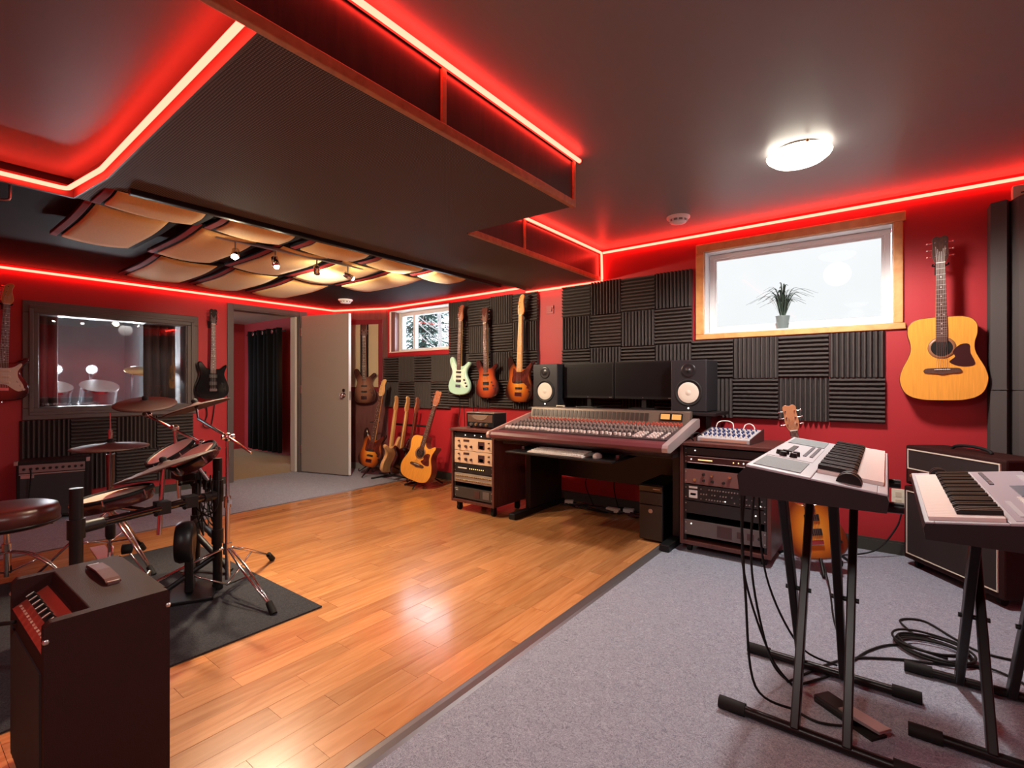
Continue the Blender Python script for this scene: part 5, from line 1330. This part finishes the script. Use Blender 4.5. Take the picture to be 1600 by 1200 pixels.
# ================================================================== DRUMS
rug = B().bx(-3.98, -2.288, -.45, 1.398, .0015, .009).build('drum_rug', RUGMAT, None, .002)
tag(rug, 'charcoal rug under the electronic drum kit', 'rug')
RZ0 = .010
PADM = mat('dark_cymbal_rubber', (.060, .024, .020), .62, spec=.3, bump=.1, bscale=300); HEADM = mat('pink_white_mesh_head', (.84, .60, .50), .6, bump=.2, bscale=900)
SHELLM = mat('dark_red_chrome_shell', (.055, .014, .014), .15, coat=.5)
def orient(n):
    return Vector(n).normalized().to_track_quat('Z', 'Y').to_matrix().to_4x4()
def cymbal(label, c, r, n):
    t = thing('cymbal_pad', label, 'cymbal', c, orient(n).to_euler(), 'rubber cymbal pads of the electronic kit')
    B().lathe([(.004, .018), (.022, .016), (.030, .009), (r*.9, -.006), (r, -.011), (r, -.016), (r*.9, -.013), (.03, -.002), (.004, .0)], 40).build('disc', PADM, t)
    B().lathe([(.016, .016), (.017, .034), (.012, .040), (.006, .042)], 14).build('wing_nut', RUBBER, t)
    B().lathe([(.010, -.014), (.012, -.002)], 12).build('felt', BLACK, t)
def pad(label, c, r, n, d=.055):
    t = thing('drum_pad', label, 'drum pad', c, orient(n).to_euler(), 'mesh drum pads of the electronic kit')
    B().lathe([(r*.96, -d), (r, -d+.008), (r, -.012)], 36).build('shell', SHELLM, t)
    B().lathe([(r*.93, -.004), (r*.5, .0005), (.004, .001)], 36).build('mesh_head', HEADM, t)
    B().lathe([(r*.93, -.006), (r*.94, .005), (r*1.03, .004), (r*1.045, -.010), (r*1.0, -.012)], 36).build('hoop', RUBBER, t)
    for k in range(6):
        a = 2*PI*k/6
        o = B(); o.cyl((r*1.03*math.cos(a), r*1.03*math.sin(a), -.035), (r*1.03*math.cos(a), r*1.03*math.sin(a), .002), .004, .004, 8); o.box((0, 0, 0), (.016, .012, .02), T((r*1.02*math.cos(a), r*1.02*math.sin(a), -.034)) @ RZ(a)); o.build('lug', CHROME, t)
cymbal('flat crash cymbal pad in front of the studio glass', (-3.725, 1.054, 1.025), .168, (.22, -.12, .97))
cymbal('tilted crash cymbal pad below the black guitar', (-3.247, 1.168, 1.012), .18, (-.20, -.24, .95))
cymbal('hi-hat pad, flat, on the chrome stand', (-3.787, .893, .765), .195, (.03, -.02, 1))
cymbal('large tilted ride cymbal pad over the drum rack', (-2.865, .893, .738), .225, (-.20, -.26, .93))
pad('round snare pad with pink mesh head at the front of the kit', (-2.948, .704, .612), .157, (-.08, -.16, 1))
pad('tom pad with pink mesh head, the farther of the tilted two', (-3.309, 1.057, .752), .135, (.0, -.52, .85))
pad('tom pad with pink mesh head, the nearer of the tilted two', (-3.075, 1.088, .748), .125, (.0, -.52, .85))
# rack
t = thing('drum_rack', 'black tubular rack of the electronic drum kit', 'drum rack', (-2.95, .9, RZ0))
ox, oy = 2.95, -.9
def rp(p): return (p[0]+ox, p[1]+oy, p[2]-RZ0)
posts = [(-2.627, .509, .715), (-2.939, 1.164, .73), (-3.36, 1.21, .64)]
for x, y, z in posts:
    pt = B().cyl(rp((x, y, RZ0)), rp((x, y, z)), .023, .023, 16).build('post', MATTE, t)
    B().cyl(rp((x, y, RZ0)), rp((x, y, RZ0+.03)), .027, .027, 16).build('rubber_foot', RUBBER, pt)
bars = [((-2.627, .509, .55), (-2.939, 1.164, .53)), ((-2.939, 1.164, .57), (-3.36, 1.21, .56)), ((-2.939, 1.164, .30), (-3.36, 1.21, .30))]
for a, b in bars:
    br_ = B().cyl(rp(a), rp(b), .019, .019, 14).build('bar', GLOSSBLACK if a[2] > .52 else MATTE, t)
    d = (Vector(b)-Vector(a)).normalized()
    for p, s in ((Vector(a), 1), (Vector(b), -1)):
        o = B(); o.cyl(rp(p+d*s*.01), rp(p+d*s*.10), .027, .025, 14); o.cyl(rp(p+Vector((0, 0, -.04))), rp(p+Vector((0, 0, .04))), .030, .030, 14); o.build('t_clamp', BLACK, br_)
B().cyl(rp((-3.36, 1.21, .22)), rp((-3.10, 1.30, .03)), .018, .018, 12).build('brace', MATTE, t)
B().cyl(rp((-2.939, 1.164, .20)), rp((-2.98, .86, .03)), .014, .014, 12).build('brace', MATTE, t)
for p0, p1, r in (((-2.84, .86, .40), (-2.865, .885, .725), .011), ((-2.80, .82, .53), (-2.94, .72, .55), .013), ((-3.06, 1.17, .58), (-3.075, 1.10, .70), .011), ((-3.30, 1.19, .58), (-3.31, 1.08, .70), .011), ((-3.404, 1.135, .45), (-3.404, 1.111, .878), .011)):
    B().cyl(rp(p0), rp(p1), r, r, 10).build('pad_arm', CHROME, t)
for p in ((-2.80, .86, .54), (-2.86, 1.0, .535), (-3.06, 1.175, .57), (-3.30, 1.20, .565), (-3.40, 1.16, .56)):
    o = B(); o.box(rp(p), (.06, .06, .06)); o.cyl(rp(p), rp((p[0]+.05, p[1]-.04, p[2]-.02)), .006, .010, 8); o.build('pad_clamp', BLACK, t, .006)
# boom for the flat crash
o = B(); o.tube([rp((-3.162, 1.17, .794)), rp((-3.685, 1.06, .939)), rp((-3.700, 1.057, .955))], .0085, 8); o.cyl(rp((-3.700, 1.057, .945)), rp((-3.722, 1.055, 1.015)), .006, .006, 8); o.build('boom_arm', CHROME, t)
for p in ((-3.404, 1.113, .875), (-3.69, 1.06, .945), (-3.17, 1.168, .797)):
    o = B(); o.ball(rp(p), .022, 10); o.cyl(rp(p), rp((p[0]+.03, p[1]-.03, p[2]+.01)), .008, .012, 8); o.build('boom_clamp', CHROME, t)
o = B(); o.bx(-.09, .09, -.06, .06, 0, .045, T(rp((-3.16, 1.10, .60)))); o.build('sound_module', BLACK, t, .006)
rr = random.Random(21)
for i in range(7):
    a = (-2.95+rr.uniform(-.06, .05), 1.13+rr.uniform(-.05, .05), .60+rr.uniform(-.05, .08)); b = (-3.10+rr.uniform(-.1, .08), 1.17+rr.uniform(-.04, .04), .60+rr.uniform(-.05, .05))
    cable('drum_cable', [a, (a[0]+.03, a[1]-.02, .48), (-3.0+rr.uniform(-.06, .06), 1.15+rr.uniform(-.04, .04), .34+rr.uniform(-.05, .08)), (b[0], b[1], .45), b], 'thin black cable looping under the tom pads on the drum rack', .004, 'cables looping on the drum rack')
# chrome tripod helper
def tripod(t, base, hub, spread, angs, foot_r=.012, low=.12):
    bx_, by_ = base
    for a in angs:
        fx, fy = math.cos(a)*spread, math.sin(a)*spread
        lg = B()
        nx_, ny_ = -math.sin(a)*.012, math.cos(a)*.012
        for s in (-1, 1): lg.tube([(nx_*s*.4, ny_*s*.4, hub), (fx*.35+nx_*s*1.2, fy*.35+ny_*s*1.2, hub*.70), (fx*.93+nx_*s*.3, fy*.93+ny_*s*.3, .035)], .006, 8)
        l_ = lg.build('leg', CHROME, t)
        B().cyl((fx*.90, fy*.90, .045), (fx, fy, 0), .016, .018, 10).build('rubber_foot', RUBBER, l_)
        B().tube([(0, 0, low), (fx*.50, fy*.50, hub*.55)], .005, 6).build('strut', CHROME, t)
# cymbal stand
t = thing('cymbal_stand', 'chrome boom cymbal stand with tripod legs on the rug corner', 'cymbal stand', (-2.872, 1.188, RZ0))
B().cyl((0, 0, .06), (0, 0, .50), .0125, .0125, 12).build('lower_tube', CHROME, t); B().cyl((0, 0, .48), (0, 0, .835), .0095, .0095, 12).build('upper_tube', CHROME, t)
o = B(); o.cyl((0, 0, .455), (0, 0, .515), .018, .018, 12); o.cyl((0, 0, .49), (.045, -.01, .495), .006, .006, 8); o.bx(.035, .055, -.018, .002, .482, .508); o.build('height_clamp', CHROME, t)
tripod(t, (0, 0), .24, .48, (.03, -2.15, 2.2), low=.03)
o = B(); o.cyl((0, 0, .20), (0, 0, .26), .022, .022, 12); o.build('leg_hub', CHROME, t)
o = B(); o.ball((0, 0, .84), .024, 12); o.cyl((-.0, -.03, .84), (0, .035, .84), .012, .012, 10); o.build('boom_tilter', CHROME, t)
o = B(); o.tube([(.25, .012, .775), (0, 0, .84), (-.345, -.018, .925)], .008, 10); o.cyl((-.345, -.018, .92), (-.372, -.02, .995), .006, .006, 8); o.build('boom_arm', CHROME, t)
# hi-hat stand
t = thing('hi_hat_stand', 'chrome hi-hat stand with pedal behind the snare pad', 'hi-hat stand', (-3.787, .893, RZ0))
B().cyl((0, 0, .10), (0, 0, .50), .0125, .0125, 12).build('lower_tube', CHROME, t); B().cyl((0, 0, .48), (0, 0, .70), .018, .022, 12).build('upper_tube', mat('dark_chrome', (.25, .22, .22), .2, 1), t)
B().cyl((0, 0, .70), (0, 0, .955), .004, .004, 8).build('pull_rod', CHROME, t)
o = B(); o.cyl((0, 0, .79), (0, 0, .85), .012, .012, 10); o.bx(.01, .03, -.005, .005, .815, .835); o.build('clutch', CHROME, t)
tripod(t, (0, 0), .36, .36, (.35, 2.4, -1.75), low=.16)
B().lathe([(.020, .18), (.026, .20), (.026, .26), (.020, .28)], 14).build('tube_collar', BLACK, t)
o = B(); o.bx(-.05, .05, -.06, .06, .03, .05); o.tube([(-.04, 0, .04), (-.04, 0, .14), (.04, 0, .14), (.04, 0, .04)], .007, 8); o.build('base_frame', CHROME, t)
B().box((0, 0, 0), (.24, .075, .012), T((-.17, 0, .05)) @ RY(.18)).build('foot_pedal', STEEL, t)
# kick tower and pedal
t = thing('kick_pad_tower', 'black kick pad tower with round beater face', 'drum pad', (-2.996, 1.007, RZ0), math.atan2(-.45, .89))
B().bx(-.045, .045, .02, .06, .02, .30).build('tower', BLACK, t, .008)
B().bx(-.14, .14, -.05, .16, 0, .018).build('base_plate', MATTE, t, .004)
M = T((0, 0, .285)) @ RX(PI/2)
B().lathe([(.085, -.06), (.105, -.05), (.110, .0), (.100, .02)], 32, M).build('pad_shell', BLACK, t); B().lathe([(.098, .0205), (.06, .024), (.004, .025)], 32, M).build('pad_face', mat('brown_black_pad_face', (.030, .016, .014), .6), t)
t = thing('kick_pedal', 'chrome kick pedal with black beater in front of the kick tower', 'pedal', (-3.09, .80, RZ0), math.atan2(-.45, .89))
B().bx(-.05, .05, -.16, .14, 0, .010).build('base', STEEL, t, .003)
for s in (-1, 1): B().cyl((s*.05, .08, .005), (s*.05, .08, .14), .008, .008, 10).build('upright', CHROME, t)
B().cyl((-.06, .08, .135), (.06, .08, .135), .008, .008, 10).build('axle', CHROME, t)
B().box((0, 0, 0), (.07, .22, .010), T((0, -.04, .055)) @ RX(.30)).build('footboard', STEEL, t, .003)
o = B(); o.cyl((0, .08, .135), (-.02, .0, .265), .005, .005, 8); o.build('beater_rod', CHROME, t); B().lathe([(.006, -.025), (.024, -.02), (.026, .02), (.006, .025)], 14, T((-.022, -.008, .28)) @ RX(PI/2)).build('beater', RUBBER, t)
o = B()
for i in range(7): o.ball((0, .075-.004*i, .125-.012*i), .006, 6)
stuff(o.build('chain', CHROME, t))
# throne
t = thing('drum_throne', 'round drum stool with dark red padded seat at the left edge', 'stool', (-3.92, .462, 0))
B().lathe([(.05, .335), (.20, .340), (.222, .355), (.226, .41), (.215, .445), (.18, .458), (.06, .463), (.004, .463)], 40).build('seat', mat('brown_red_vinyl', (.085, .022, .018), .32, bump=.06, bscale=200), t)
B().lathe([(.222, .352), (.228, .356), (.228, .364), (.222, .368)], 40).build('piping', BLACK, t)
B().cyl((0, 0, .06), (0, 0, .34), .013, .013, 12).build('post', CHROME, t)
o = B(); o.cyl((0, 0, .205), (0, 0, .245), .021, .021, 12); o.cyl((0, 0, .225), (-.03, -.05, .225), .006, .006, 8); o.bx(-.05, -.02, -.062, -.045, .21, .24); o.build('height_clamp', CHROME, t)
B().bx(-.07, .07, -.04, .04, .325, .338).build('seat_bracket', STEEL, t)
for a in (.9, 3.0, -1.2):
    lg = B()
    for s in (-1, 1):
        q = (-math.sin(a)*.010*s, math.cos(a)*.010*s)
        lg.tube(smoothline([(q[0], q[1], .20), (math.cos(a)*.10+q[0], math.sin(a)*.10+q[1], .185), (math.cos(a)*.20+q[0], math.sin(a)*.20+q[1], .12), (math.cos(a)*.27+q[0]*.4, math.sin(a)*.27+q[1]*.4, .035)], 5), .006, 8)
    l_ = lg.build('leg', CHROME, t); B().cyl((math.cos(a)*.26, math.sin(a)*.26, .05), (math.cos(a)*.285, math.sin(a)*.285, .0105), .015, .018, 10).build('rubber_foot', RUBBER, l_)
    B().tube([(0, 0, .08), (math.cos(a)*.15, math.sin(a)*.15, .15)], .005, 6).build('strut', CHROME, t)
